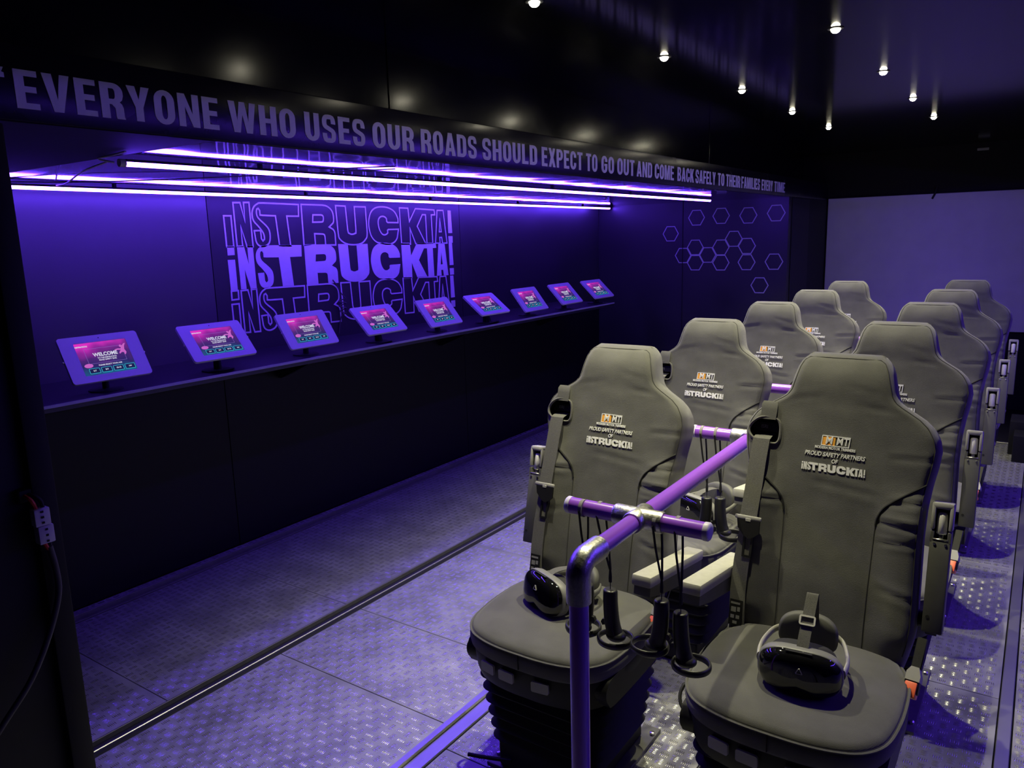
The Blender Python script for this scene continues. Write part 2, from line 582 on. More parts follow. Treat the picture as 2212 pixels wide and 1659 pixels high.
# the seam between its two panels
bm = B(); box(bm, -2.668, -2.664, J1 + 0.004, J1 + 0.012, 0.0, ZS, 0.0)
obj('panel_joint', bm, 'black', wall_hex, False)
hexes = [(-2.779, 1.595), (-2.661, 1.403), (-2.549, 1.472), (-2.547, 1.339), (-2.435, 1.405), (-2.32, 1.468), (-2.317, 1.338), (-2.209, 1.538),
         (-2.095, 1.476), (-2.094, 1.341), (-1.866, 1.344), (-1.979, 1.148), (-2.542, 1.726), (-2.323, 1.733), (-2.09, 1.728), (-1.861, 1.738)]
HM = lambda x, z: basis((1, 0, 0), (0, 0, 1), (0, -1, 0), (x, J1 + 0.0095, z))
bm = B()
outline(bm, [(0.072 * math.cos(PI / 3 * k), 0.072 * math.sin(PI / 3 * k)) for k in range(6)], 0.0075, 0.0, 0.0012)
hex_me = to_mesh(bm, 'hexagon_decal', 'hexv', False)
for x, z in hexes:
    link('hexagon_decal', hex_me, wall_hex, mtx=HM(x, z))

# slide-out ceiling, header, fascia, ceiling
slab('ceiling_slide', 'ceil_slide', XW - 0.08, XF - 0.005, 1.25, J1 + 0.01, ZS, ZS + 0.05)
slab('ceiling_slide_near', 'ceil_matt', XW - 0.08, XF - 0.005, J0 - 0.08, 1.249, ZS, ZS + 0.05)
header = slab('trim_6', 'header', XFA - 0.02, XF, J0 - 1.95, YE, 1.864, 2.015, bev=0.004)
fascia = slab('trim_7', 'fascia', XFA - 0.05, XFA, -1.25, YE, 2.0155, ZC)
for y in (2.15, 5.35):
    bm = B(); box(bm, XFA - 0.004, XFA + 0.004, y, y + 0.02, 2.016, ZC, 0.001, 1)
    obj('cover_strip', bm, 'fascia', fascia, False)
slab('wall_left_near', 'black', XF - 0.05, XF, -1.25, J0, 0.0, 1.863, bev=0.004)
slab('wall_left_far', 'black', XF - 0.05, XF, J1 + 0.091, YE, 0.0, 1.863)
slab('ceiling', 'ceil', XFA - 0.06, XR + 0.06, -1.25, YE + 0.05, ZC, ZC + 0.05)
# door edge and post beside the near end of the slide-out
bm = B(); box(bm, XF - 0.006, XF + 0.020, J0 - 0.045, J0 + 0.004, 0.0, 1.855, 0.004, 2)
tag(obj('trim_8', bm, 'black'), kind='structure')

wall_far = slab('wall_far', 'black', XFA - 0.05, XR, YE, YE + 0.06, 0.0, ZC)
bm = B(); box(bm, XF, XF + 0.006, J1 + 0.10, 7.18, 0.0, 1.855, 0.002, 1)
tag(obj('trim_10', bm, 'greyframe', None, False), kind='structure')
bm = B(); box(bm, -1.7, 0.2, 6.588, 6.622, -0.014, 0.006, 0.002, 1)
tag(obj('trim_11', bm, 'alu', None, False), kind='structure')
bm = B(); box(bm, XF, XR, 6.624, YE, -0.014, -0.001)
obj('dark_floor_sheet', bm, 'black', floor, False)
slab('wall_near', 'black', XW, XRW, -1.31, -1.25, 0.0, ZC)
# right-hand slide-out, the mirror of the left one
slab('wall_right', 'wall', XRW, XRW + 0.08, J0 - 0.1, J1 + 0.1, 0.0, ZS + 0.02)
slab('wall_right_near', 'black', XR, XR + 0.05, -1.25, J0, 0.0, 1.855)
slab('wall_right_far', 'black', XR, XR + 0.05, J1, YE, 0.0, 1.855)
slab('wall_right_end_near', 'wall_low', XR + 0.02, XRW + 0.08, J0 - 0.08, J0, 0.0, ZS + 0.02)
slab('wall_right_end_far', 'wall', XR + 0.06, XRW + 0.08, J1 + 0.01, J1 + 0.09, 0.0, ZS + 0.02)
slab('ceiling_slide_right', 'ceil_slide', XR + 0.005, XRW + 0.08, J0 - 0.08, J1 + 0.09, ZS, ZS + 0.05)
slab('trim_9', 'header', XR, XR + 0.05, -1.25, YE, 1.863, ZC)

# ------------------------------------------------------------------ lettering
LOGO = [
('i', [[(0.003, 0.236), (0.045, 0.236), (0.044, 0.191), (0.002, 0.19)]]),
('i', [[(-0.001, 0.167), (0.043, 0.167), (0.043, 0.01), (0.001, 0.01)]]),
('N', [[(0.062, 0.234), (0.105, 0.235), (0.126, 0.139), (0.127, 0.236), (0.161, 0.237), (0.163, 0.007), (0.125, 0.008), (0.097, 0.114), (0.098, 0.01), (0.064, 0.011)]]),
('ST', [[(0.175, 0.183), (0.188, 0.213), (0.214, 0.231), (0.252, 0.236), (0.49, 0.232), (0.486, 0.168), (0.403, 0.168), (0.415, 0.005), (0.338, 0.008), (0.326, 0.169), (0.245, 0.171), (0.225, 0.173), (0.225, 0.196), (0.217, 0.207), (0.207, 0.203), (0.203, 0.182), (0.212, 0.156), (0.256, 0.119), (0.277, 0.091), (0.279, 0.05), (0.266, 0.02), (0.231, 0.006), (0.199, 0.014), (0.184, 0.039), (0.179, 0.09), (0.22, 0.091), (0.221, 0.047), (0.23, 0.036), (0.241, 0.045), (0.237, 0.076), (0.213, 0.108), (0.18, 0.143)]]),
('R', [[(0.51, 0.233), (0.663, 0.232), (0.711, 0.222), (0.74, 0.197), (0.747, 0.16), (0.741, 0.13), (0.709, 0.107), (0.738, 0.093), (0.751, 0.067), (0.751, 0.002), (0.672, 0.004), (0.671, 0.052), (0.657, 0.067), (0.594, 0.07), (0.595, 0.006), (0.51, 0.006)], [(0.591, 0.176), (0.653, 0.176), (0.668, 0.166), (0.666, 0.144), (0.652, 0.136), (0.586, 0.135)]]),
('U', [[(0.769, 0.231), (0.847, 0.229), (0.855, 0.088), (0.869, 0.068), (0.889, 0.063), (0.913, 0.068), (0.923, 0.085), (0.92, 0.227), (1.014, 0.227), (1.017, 0.069), (0.999, 0.03), (0.959, 0.006), (0.894, -0.0), (0.832, 0.009), (0.788, 0.035), (0.776, 0.073)]]),
('C', [[(1.303, 0.132), (1.303, 0.156), (1.276, 0.198), (1.225, 0.223), (1.162, 0.23), (1.099, 0.222), (1.057, 0.192), (1.036, 0.138), (1.038, 0.091), (1.056, 0.043), (1.103, 0.009), (1.183, -0.004), (1.248, 0.004), (1.287, 0.035), (1.303, 0.09), (1.208, 0.089), (1.201, 0.068), (1.176, 0.056), (1.148, 0.062), (1.127, 0.091), (1.119, 0.127), (1.125, 0.154), (1.146, 0.169), (1.174, 0.17), (1.196, 0.157), (1.206, 0.133)]]),
('KT', [[(1.321, 0.226), (1.404, 0.225), (1.412, 0.14), (1.477, 0.223), (1.67, 0.217), (1.675, 0.185), (1.637, 0.184), (1.641, -0.007), (1.58, -0.006), (1.578, 0.184), (1.545, 0.185), (1.488, 0.108), (1.567, -0.008), (1.464, -0.006), (1.415, 0.095), (1.413, -0.008), (1.326, -0.006)]]),
('A', [[(1.701, 0.215), (1.766, 0.215), (1.796, -0.009), (1.746, -0.009), (1.74, 0.031), (1.718, 0.031), (1.72, -0.008), (1.67, -0.007)], [(1.715, 0.069), (1.738, 0.07), (1.727, 0.155)]]),
('X', [[(1.815, 0.216), (1.85, 0.215), (1.858, 0.06), (1.815, 0.06)]]),
('X', [[(1.814, 0.038), (1.859, 0.038), (1.859, -0.008), (1.816, -0.008)]]),
]
CURVED = {'S', 'ST', 'R', 'U', 'C'}


def logo_glyphs():
    """each glyph: list of contours, long straight runs kept, short runs (curves) smoothed"""
    out = []
    for n, cs in LOGO:
        g = []
        for c in cs:
            if n not in CURVED:
                g.append(c); continue
            res = []
            m_ = len(c)
            for i in range(m_):
                p0, p1, p2, p3 = [Vector(c[(i + k) % m_]) for k in (-1, 0, 1, 2)]
                res.append((p1.x, p1.y))
                L = (p2 - p1).length
                d0, d1, d2 = (p1 - p0).normalized(), (p2 - p1).normalized(), (p3 - p2).normalized()
                if L < 0.075 and (d0.dot(d1) > 0.3 and d1.dot(d2) > 0.3):
                    for t in (0.33, 0.66):
                        q = 0.5 * ((2 * p1) + (p2 - p0) * t + (2 * p0 - 5 * p1 + 4 * p2 - p3) * t * t + (3 * p1 - p0 - 3 * p2 + p3) * t ** 3)
                        res.append((q.x, q.y))
            g.append(res)
        out.append((n, g))
    return out


GL = logo_glyphs()
rowparts = {0: 0.224, 1: 0.0, 2: -0.230}
for row, dz in rowparts.items():
    bm = B()
    first = True
    for n, g in GL:
        if row != 1 and n == 'i' and row == 0 and first:
            first = False
            continue
        if row == 1 or n == 'X':
            prism(bm, g, 0.0, 0.002)
        else:
            for c in g:
                outline(bm, c, 0.0085, 0.0, 0.002)
    obj('logo_lettering', bm, 'vinyl', wall_left, False, mtx=WALLM(2.494, 1.362 + dz, XW + 0.0005))


def stroke(path, t):
    n = len(path)
    P_ = [Vector(p) for p in path]
    a, b = [], []
    for i in range(n):
        d = (P_[min(i + 1, n - 1)] - P_[max(i - 1, 0)]).normalized()
        nn = Vector((-d.y, d.x)) * t / 2
        a.append(P_[i] + nn); b.append(P_[i] - nn)
    return [(p.x, p.y) for p in a] + [(p.x, p.y) for p in reversed(b)]


def glyph(ch):
    """condensed grotesque capitals, unit height; returns (width, [shapes]) with shape = [outer, holes...]"""
    t, h = 0.19, 0.155
    w_ = 0.52
    R = lambda x0, y0, x1, y1: [[(x0, y0), (x1, y0), (x1, y1), (x0, y1)]]
    if ch in 'EF':
        w_ = 0.45
        pts = [(0, 0), (w_, 0), (w_, h), (t, h), (t, .43), (w_ * .92, .43), (w_ * .92, .43 + h), (t, .43 + h), (t, 1 - h), (w_, 1 - h), (w_, 1), (0, 1)]
        if ch == 'F':
            pts = [(0, 0), (t, 0), (t, .41), (w_ * .92, .41), (w_ * .92, .41 + h), (t, .41 + h), (t, 1 - h), (w_, 1 - h), (w_, 1), (0, 1)]
        return w_, [[pts]]
    if ch == 'L': return .43, [[[(0, 0), (.43, 0), (.43, h), (t, h), (t, 1), (0, 1)]]]
    if ch == 'I': return t, [R(0, 0, t, 1)]
    if ch == 'T': return .48, [[[(.24 - t / 2, 0), (.24 + t / 2, 0), (.24 + t / 2, 1 - h), (.48, 1 - h), (.48, 1), (0, 1), (0, 1 - h), (.24 - t / 2, 1 - h)]]]
    if ch == 'H': return .54, [[[(0, 0), (t, 0), (t, .42), (.54 - t, .42), (.54 - t, 0), (.54, 0), (.54, 1), (.54 - t, 1), (.54 - t, .42 + h), (t, .42 + h), (t, 1), (0, 1)]]]
    if ch == 'N': return .56, [[[(0, 0), (t * .95, 0), (t * .95, .62), (.56 - t, 0), (.56, 0), (.56, 1), (.56 - t * .95, 1), (.56 - t * .95, .38), (t, 1), (0, 1)]]]
    if ch == 'M': return .68, [[[(0, 0), (.17, 0), (.17, .68), (.27, 0), (.41, 0), (.51, .68), (.51, 0), (.68, 0), (.68, 1), (.45, 1), (.34, .35), (.23, 1), (0, 1)]]]
    if ch == 'W': return .80, [[[(.13, 0), (.31, 0), (.40, .60), (.49, 0), (.67, 0), (.80, 1), (.615, 1), (.56, .38), (.48, 1), (.32, 1), (.24, .38), (.185, 1), (0, 1)]]]
    if ch == 'V': return .56, [[[(.18, 0), (.38, 0), (.56, 1), (.36, 1), (.28, .32), (.20, 1), (0, 1)]]]
    if ch == 'Y': return .55, [[[(.275 - t / 2, 0), (.275 + t / 2, 0), (.275 + t / 2, .40), (.55, 1), (.35, 1), (.275, .62), (.20, 1), (0, 1), (.275 - t / 2, .40)]]]
    if ch == 'X': return .55, [[[(0, 0), (.20, 0), (.275, .28), (.35, 0), (.55, 0), (.385, .51), (.54, 1), (.34, 1), (.275, .74), (.21, 1), (.01, 1), (.165, .51)]]]
    if ch == 'K': return .55, [[[(0, 0), (t, 0), (t, .28), (.245, .40), (.345, 0), (.55, 0), (.375, .58), (.54, 1), (.335, 1), (t, .58), (t, 1), (0, 1)]]]
    if ch == 'A': return .57, [[[(0, 0), (.19, 0), (.215, .19), (.355, .19), (.38, 0), (.57, 0), (.39, 1), (.18, 1)], [(.235, .34), (.335, .34), (.285, .72)]]]
    rx = w_ / 2
    if ch == 'O': return w_, [[arc(rx, .30, rx, .31, 180, 360, 10) + arc(rx, .70, rx, .31, 0, 180, 10), arc(rx, .31, rx - t, .165, 180, 360, 8) + arc(rx, .69, rx - t, .165, 0, 180, 8)]]
    if ch == 'U': return w_, [[[(0, 1)] + arc(rx, .30, rx, .31, 180, 360, 10) + [(w_, 1), (w_ - t, 1)] + arc(rx, .31, rx - t, .165, 360, 180, 8) + [(t, 1)]]]
    if ch == 'D': return w_, [[[(0, 0)] + arc(w_ - .24, .24, .24, .24, -90, 0, 8) + arc(w_ - .24, .76, .24, .24, 0, 90, 8) + [(0, 1)],
                               [(t, h)] + arc(w_ - .24, .24, .05, .085, -90, 0, 5) + arc(w_ - .24, .76, .05, .085, 0, 90, 5) + [(t, 1 - h)]]]
    if ch in 'PR':
        hole = [(t, .55)] + arc(w_ - .23, .66, .045, .11, -90, 0, 4) + arc(w_ - .23, .735, .045, .11, 0, 90, 4) + [(t, .845)]
        o = [(0, 0), (t, 0), (t, .40)]
        if ch == 'P':
            o += arc(w_ - .23, .66, .23, .26, -90, 0, 7)
        else:
            o += [(.25, .40), (w_ - .20, .30), (w_ - .195, .06), (w_ - .18, 0), (w_ + .015, 0), (w_ - .005, .07), (w_ - .01, .32), (w_ - .04, .42), (w_ - .09, .475), (w_ - .03, .54), (w_, .66)]
        o += arc(w_ - .23, .74, .23, .26, 0, 90, 7) + [(0, 1)]
        return w_, [[o, hole]]
    if ch == 'B':
        o = [(0, 0)] + arc(w_ - .22, .26, .22, .26, -90, 10, 7) + [(w_ - .06, .45), (w_ - .1, .51), (w_ - .06, .57)] + arc(w_ - .23, .76, .215, .24, -10, 90, 7) + [(0, 1)]
        return w_, [[o, [(t, h)] + arc(w_ - .24, .28, .06, .125, -90, 90, 6) + [(t, .42)], [(t, .58)] + arc(w_ - .24, .715, .05, .13, -90, 90, 6) + [(t, .845)]]]
    if ch in 'CG':
        a = [(w_, .66), (w_, .70)] + arc(rx, .70, rx, .31, 0, 180, 10)[1:] + arc(rx, .30, rx, .31, 180, 360, 10)
        if ch == 'C':
            a += [(w_, .37), (w_ - t, .37)] + arc(rx, .31, rx - t, .165, 360, 180, 8) + arc(rx, .69, rx - t, .165, 180, 0, 8) + [(w_ - t, .66)]
        else:
            a += [(w_, .54), (rx, .54), (rx, .40), (w_ - t, .40)] + arc(rx, .31, rx - t, .165, 360, 180, 8) + arc(rx, .69, rx - t, .165, 180, 0, 8) + [(w_ - t, .66)]
        return w_, [[a]]
    if ch == 'S':
        path = cat([(w_ - t / 2, .68, 0), (w_ - t / 2, .76, 0), (w_ * .74, .905, 0), (w_ * .5, .93, 0), (w_ * .27, .90, 0), (t / 2, .75, 0), (w_ * .24, .585, 0), (w_ * .5, .50, 0), (w_ * .78, .40, 0), (w_ - t / 2, .25, 0), (w_ * .74, .095, 0), (w_ * .5, .07, 0), (w_ * .26, .095, 0), (t / 2, .24, 0), (t / 2, .33, 0)], 3)
        return w_, [[stroke([(p.x, p.y) for p in path], t * .86)]]
    if ch == '‘':
        return .16, [[[(0, .74), (.15, .74), (.15, .86), (.09, .88), (.15, 1.0), (.06, 1.0), (0, .88)]]]
    return .25, []


words = [('‘', .765, .777), ('EVERYONE', .793, 1.267), ('WHO', 1.297, 1.513), ('USES', 1.546, 1.783), ('OUR', 1.815, 2.007), ('ROADS', 2.042, 2.352), ('SHOULD', 2.386, 2.763),
         ('EXPECT', 2.798, 3.142), ('TO', 3.176, 3.282), ('GO', 3.323, 3.451), ('OUT', 3.486, 3.677), ('AND', 3.704, 3.89), ('COME', 3.925, 4.181), ('BACK', 4.233, 4.478),
         ('SAFELY', 4.507, 4.843), ('TO', 4.885, 5.004), ('THEIR', 5.039, 5.316), ('FAMILIES', 5.345, 5.755), ('EVERY', 5.80, 6.075), ('TIME', 6.117, 6.407)]
HH, HZ = 0.0765, 1.8895
for wd, a, b in words:
    adv = [glyph(ch) for ch in wd]
    gap = 0.095
    tot = sum(g[0] for g in adv) + gap * (len(adv) - 1)
    sx = (b - a) / tot
    bm = B()
    x = 0.0
    for wid, shapes in adv:
        for sh in shapes:
            prism(bm, [[((x + p[0]) * sx, p[1] * HH) for p in c] for c in sh], 0.0, 0.0012)
        x += wid + gap
    obj('quote_lettering', bm, 'vinyl_hdr', header, False, mtx=WALLM(a, HZ, XF + 0.0004))

# ------------------------------------------------------------------ lights the place has
def led_tube(p0, p1, label, side):
    p0, p1 = Vector(p0), Vector(p1)
    t = thing('led_tube', label, 'light', (p0 + p1) / 2, 0, 'violet LED tubes')
    d = (p1 - p0) / 2
    bm = B(); tube(bm, [-d, d], 0.0095, 14)
    obj('diffuser', bm, 'led' if side < 0 else 'led_right', t)
    bm = B(); ribbon(bm, [-d + Vector((0, 0, 0.0068)), d + Vector((0, 0, 0.0068))], (1, 0, 0), 0.0235, 0.0075, (0, 0, 1))
    obj('mount_channel', bm, 'plastic', t, False)
    for s in (-1, 1):
        bm = B(); tube(bm, [d * (s * 1.0), d * s + d.normalized() * (s * 0.018)], 0.0115, 12)
        obj('end_cap', bm, 'plastic_light', t)
    n = 5
    for k in range(n):
        q = -d + 2 * d * ((k + 0.5) / n)
        bm = B(); box(bm, q.x - 0.008, q.x + 0.008, q.y - 0.006, q.y + 0.006, q.z + 0.010, ZS - t.location.z + 0.001, 0.001, 1)
        obj('mount_clip', bm, 'plastic', t)
    return t


led_tube((-3.222, 1.27, 1.843), (-3.374, 6.52, 1.843), 'violet LED tube under slide-out ceiling, nearest the logo wall', -1)
led_back = led_tube((-2.212, 1.266, 1.843), (-2.211, 5.97, 1.843), 'violet LED tube under slide-out ceiling, nearest the quote header', -1)
led_tube((0.647, 2.75, 1.800), (0.647, 6.45, 1.800), 'violet LED tube in the right slide-out, nearest the seats', 1)
led_tube((1.66, 1.60, 1.800), (1.70, 6.45, 1.800), 'violet LED tube in the right slide-out, nearest its outer wall', 1)

# loose power cord of the tube nearest the header
bm = B()
tube(bm, cat([(-2.212, 1.235, 1.843), (-2.225, 1.22, 1.847), (-2.25, 1.21, 1.856), (-2.17, 1.20, 1.855), (-2.07, 1.19, 1.858)], 4), 0.0028, 6)
tube(bm, cat([(-2.225, 1.222, 1.845), (-2.38, 1.23, 1.830), (-2.70, 1.34, 1.822), (-3.0, 1.46, 1.838), (-3.21, 1.55, 1.852)], 6), 0.0028, 6)
tag(obj('hanging_wire', bm, 'cord'), 'pale thin cord looping from the end of an LED tube', 'cord')
bm = B()
tube(bm, cat([(-3.21, 1.32, 1.856), (-2.9, 1.55, 1.846), (-2.5, 1.85, 1.852), (-1.98, 2.15, 1.858)], 6), 0.0022, 6)
tag(obj('hanging_wire', bm, 'cable'), 'thin dark wire slung across beneath the slide-out ceiling', 'cord')


def spot(x, y, label, f=1.0):
    t = thing('ceiling_spotlight', label, 'light', (x, y, ZC), 0, 'ceiling spotlights')
    bm = B(); lathe(bm, [(0.027, 0.0), (0.027, -0.002), (0.022, -0.004), (0.0175, -0.003), (0.0175, -0.0005)], 24)
    obj('bezel', bm, 'bezel', t)
    bm = B(); lathe(bm, [(0.001, -0.0165), (0.008, -0.0150), (0.0140, -0.010), (0.0160, -0.004), (0.0160, -0.001)], 20)
    obj('lens', bm, 'lens', t)
    ld = bpy.data.lights.new('spot_lamp', 'SPOT')
    ld.energy = SPOT_W * f
    ld.color = (1.0, 0.95, 0.60)
    ld.spot_size = math.radians(90)
    ld.spot_blend = 1.0
    ld.shadow_soft_size = 0.014
    l = bpy.data.objects.new('spot_lamp', ld)
    C.objects.link(l)
    l.parent = t
    l.location = (0, 0, -0.034)


order = ['nearest', 'second', 'third', 'fourth', 'fifth']
for k, y in enumerate((2.05, 2.99, 3.93, 4.84, 5.755)):
    spot(-1.303, y, order[k] + ' bright ceiling spotlight above the left column of seats', (1.05, 1.0, 1.0, 1.0, 1.0)[k])
for k, y in enumerate((2.05, 2.99, 3.93, 4.84, 5.755)):
    spot(-0.669, y, order[k] + ' bright ceiling spotlight above the right column of seats', (0.8, 1.0, 0.95, 0.85, 0.45)[k])

# ------------------------------------------------------------------ shelf with tablets
sh = thing('wall_shelf', 'long black wall shelf carrying the row of tablets', 'shelf', (-3.24, 3.65, 1.03))
bm = B(); box(bm, -0.26, 0.255, -2.88, 2.2, -0.018, 0.012, 0.002, 1)
obj('shelf_board', bm, 'shelf', sh)
bm = B(); box(bm, 0.255, 0.259, -2.88, 2.2, 0.000, 0.0125, 0.001, 1)
obj('edge_strip', bm, 'shelf_edge', sh)
bm = B(); box(bm, -0.06, -0.04, -2.7, 2.0, -0.05, -0.018, 0.002, 1)
obj('support_rail', bm, 'shelf', sh)
for y in (-2.3, -0.9, 0.5, 1.8):
    bm = B()
    prism(bm, [[(-0.25, -0.018), (0.10, -0.018), (0.10, -0.030), (-0.22, -0.16), (-0.25, -0.16)]], -0.012, 0.012, basis((1, 0, 0), (0, 0, 1), (0, -1, 0), (0, y, 0)))
    obj('bracket', bm, 'plastic', sh, False)

TW, TH = 0.315, 0.200


def make_tablet():
    t = thing('tablet_stand', '', 'tablet')
    head = Matrix.Identity(4)      # local: x along width, y up the face, z out of the face
    bm = B()
    prism(bm, [rrect(-TW / 2, TW / 2, -TH / 2, TH / 2, 0.012), rrect(-0.103, 0.103, -0.072, 0.070, 0.003)[::-1]], -0.012, 0.0)
    frame = obj('frame', bm, 'tab_frame', t, False)
    bm = B(); box(bm, -0.104, 0.104, -0.073, 0.071, -0.008, -0.003)
    scr = obj('display', bm, 'display', t, False)
    z = -0.0028
    for nm, body, size, x, y, zo, sx, bold in (('headline', 'WELCOME', 0.0215, 0.004, 0.014, 0, 0.92, 0.0007), ('subtitle', 'TO THE INSTRUCKTA', 0.0085, 0.006, -0.001, 0, 0.9, 0.0002),
                                               ('subtitle', 'ROAD SAFETY QUIZ', 0.0085, 0.006, -0.010, 0, 0.9, 0.0002), ('prompt', 'PLEASE SELECT YOUR AGE', 0.0078, 0.008, -0.032, 0, 1.0, 0.0002),
                                               ('corner_title', 'INSTRUCKTA!', 0.0078, -0.078, 0.055, 0, 1.0, 0.0003), ('button_text', '5-7', 0.0085, -0.061, -0.053, 0.0012, 1.0, 0.0003),
                                               ('button_text', '8-9', 0.0085, -0.014, -0.053, 0.0012, 1.0, 0.0003), ('button_text', '10-13', 0.0085, 0.033, -0.053, 0.0012, 1.0, 0.0003),
                                               ('button_text', '14+', 0.0085, 0.080, -0.053, 0.0012, 1.0, 0.0003)):
        bm = B()
        text_into(bm, body, size, Matrix.Translation((x, y, z + zo)), 0.0002, sx, bold=bold)
        obj(nm, bm, 'ui_white', scr, False)
    for k in range(4):
        x = -0.061 + 0.047 * k
        bm = B(); box(bm, x - 0.0185, x + 0.0185, -0.0625, -0.0435, z - 0.0002, z + 0.0004)
        obj('screen_button', bm, 'ui_navy', scr, False)
        bm = B(); outline(bm, rrect(x - 0.0195, x + 0.0195, -0.0635, -0.0425, 0.002, 2), 0.0016, z - 0.0002, z + 0.0006)
        obj('button_outline', bm, 'ui_teal', scr, False)
    bm = B(); outline(bm, [(-0.072, -0.022), (0.078, -0.022), (0.078, 0.043), (-0.072, 0.043)], 0.0009, z - 0.0002, z + 0.0003)
    obj('screen_rule', bm, 'ui_line', scr, False)
    # leaping figure and oval blob drawn on the display
    bm = B()
    prism(bm, [[(0.060, 0.030), (0.070, 0.028), (0.078, 0.040), (0.090, 0.050), (0.096, 0.050), (0.088, 0.038), (0.084, 0.024), (0.088, 0.010), (0.082, 0.000), (0.078, 0.001), (0.079, 0.010), (0.070, 0.012), (0.062, 0.006), (0.058, 0.008), (0.064, 0.018), (0.070, 0.022), (0.056, 0.024), (0.045, 0.022), (0.044, 0.026), (0.052, 0.029)]], z - 0.0002, z + 0.0004)
    prism(bm, [arc(0.073, 0.040, 0.005, 0.006, 0, 330, 10)], z - 0.0002, z + 0.0004)
    prism(bm, [arc(-0.076, -0.029, 0.017, 0.009, 0, 340, 14)], z - 0.0002, z + 0.0005)
    obj('screen_picture', bm, 'ui_pink', scr, False)
    bm = B(); lathe(bm, [(0.0022, -0.001), (0.0022, 0.0006), (0.001, 0.0008)], 10, Matrix.Translation((0, 0.086, 0)))
    obj('camera_dot', bm, 'plastic', t)
    bm = B()
    for s in (-1, 1):
        lathe(bm, [(0.004, -0.010), (0.004, -0.004)], 8, Matrix.Translation((s * (TW / 2 + 0.002), 0, 0)))
    obj('side_lock', bm, 'chrome', t)
    bm = B(); box(bm, -0.10, 0.10, -0.07, 0.07, -0.026, -0.012, 0.004, 2)
    obj('back_case', bm, 'plastic', t)
    return t


tabs = [(1.584, 1.18, 0.027, 0.546), (2.094, 1.182, 0.035, 0.733), (2.618, 1.175, -0.005, 0.601), (3.134, 1.174, -0.005, 0.79), (3.662, 1.165, -0.03, 0.675),
        (4.16, 1.172, 0.019, 0.915), (4.689, 1.161, -0.012, 0.666), (5.195, 1.165, -0.005, 0.752), (5.718, 1.165, 0.031, 0.812)]
tab0 = make_tablet()
ordn = ['nearest', 'second', 'third', 'fourth', 'fifth', 'sixth', 'seventh', 'eighth', 'ninth and farthest']
for i, (y, z, phi, th) in enumerate(tabs):
    t = tab0 if i == 0 else copy_tree(tab0)
    r = Vector((math.sin(phi), math.cos(phi), 0))
    f = Vector((math.cos(phi), -math.sin(phi), 0))
    up = math.cos(th) * Vector((0, 0, 1)) - math.sin(th) * f
    n = r.cross(up)
    t.matrix_world = basis(r, up, n, (-3.07, y, z))
    t['label'] = ordn[i] + ' white-framed tablet on the wall shelf, counted from the near end'
    t['group'] = 'tablets along the wall shelf'
    # stand: own shape per tilt, in the tablet's frame
    inv = t.matrix_world.inverted()
    bm = B()
    top = Vector((-3.07, y, z)) - n * 0.024
    base = Vector((top.x - 0.01, y, 1.048))
    tube(bm, [top, (top + base) / 2 + Vector((-0.004, 0, 0.0)), base], 0.013, 10)
    bmesh.ops.transform(bm, matrix=inv, verts=bm.verts)
    obj('stand_post', bm, 'plastic', t)
    bm = B()
    lathe(bm, [(0.065, 0), (0.065, 0.004), (0.06, 0.006), (0.016, 0.007)], 24, inv @ Matrix.Translation((base.x, base.y, 1.0425)))
    obj('stand_base', bm, 'plastic', t)

# tangled cable on the wall behind the fourth tablet
bm = B()
pts = [(-3.497, 3.22, 1.06), (-3.49, 3.24, 1.16)] + [(-3.475 + 0.012 * math.sin(k * 1.3), 3.245 + 0.022 * math.cos(k * 1.25), 1.18 + 0.006 * k) for k in range(16)] + [(-3.485, 3.25, 1.30), (-3.492, 3.225, 1.35), (-3.497, 3.20, 1.385)]
tube(bm, cat(pts, 3), 0.0035, 6)
tag(obj('coiled_cable', bm, 'cable'), 'dark coiled cable against the logo wall behind the fourth tablet', 'cable')

# ------------------------------------------------------------------ projection screen and small things on the far wall
scr = thing('projection_screen', 'large white projection screen on the far wall lit violet', 'screen', (-0.745, YE - 0.004, 0.681))
bm = B(); box(bm, -1.006, 0.98, -0.012, 0.0, 0.0, 1.195, 0.003, 1)
obj('screen_panel', bm, 'screen', scr)
bm = B()
for x0, x1, z0, z1 in ((-1.012, 0.988, -0.010, 0.0), (-1.012, -1.006, 0.0, 1.195), (0.98, 0.988, 0.0, 1.195), (-1.012, 0.988, 1.195, 1.205)):
    box(bm, x0, x1, -0.014, 0.0, z0, z1, 0.002, 1)
obj('border', bm, 'black', scr)
bm = B()
tube(bm, cat([(-0.848, YE - 0.022, 1.938), (-0.857, YE - 0.024, 1.885), (-0.873, YE - 0.024, 1.847), (-0.880, YE - 0.024, 1.832)], 4), 0.006, 8, sx=1.4)
tag(obj('pull_strap', bm, 'strap'), 'short black strap hanging over the top edge of the projection screen', 'strap')
bm = B(); box(bm, -0.567, -0.481, YE - 0.012, YE - 0.0005, 2.215, 2.236, 0.004, 2)
tag(obj('label_holder', bm, 'button'), 'small grey plastic holder high on the far wall above screen', 'holder')
st = thing('step_box', 'black two-tread step box on the floor beneath the screen', 'step', (0.03, 6.28, 0.0))
bm = B(); box(bm, -0.15, 0.22, 0.0, 0.26, 0.0, 0.24, 0.006, 2)
obj('upper_step', bm, 'black', st)
bm = B(); box(bm, -0.12, 0.22, -0.20, 0.0, 0.0, 0.185, 0.006, 2)
obj('lower_step', bm, 'black', st)

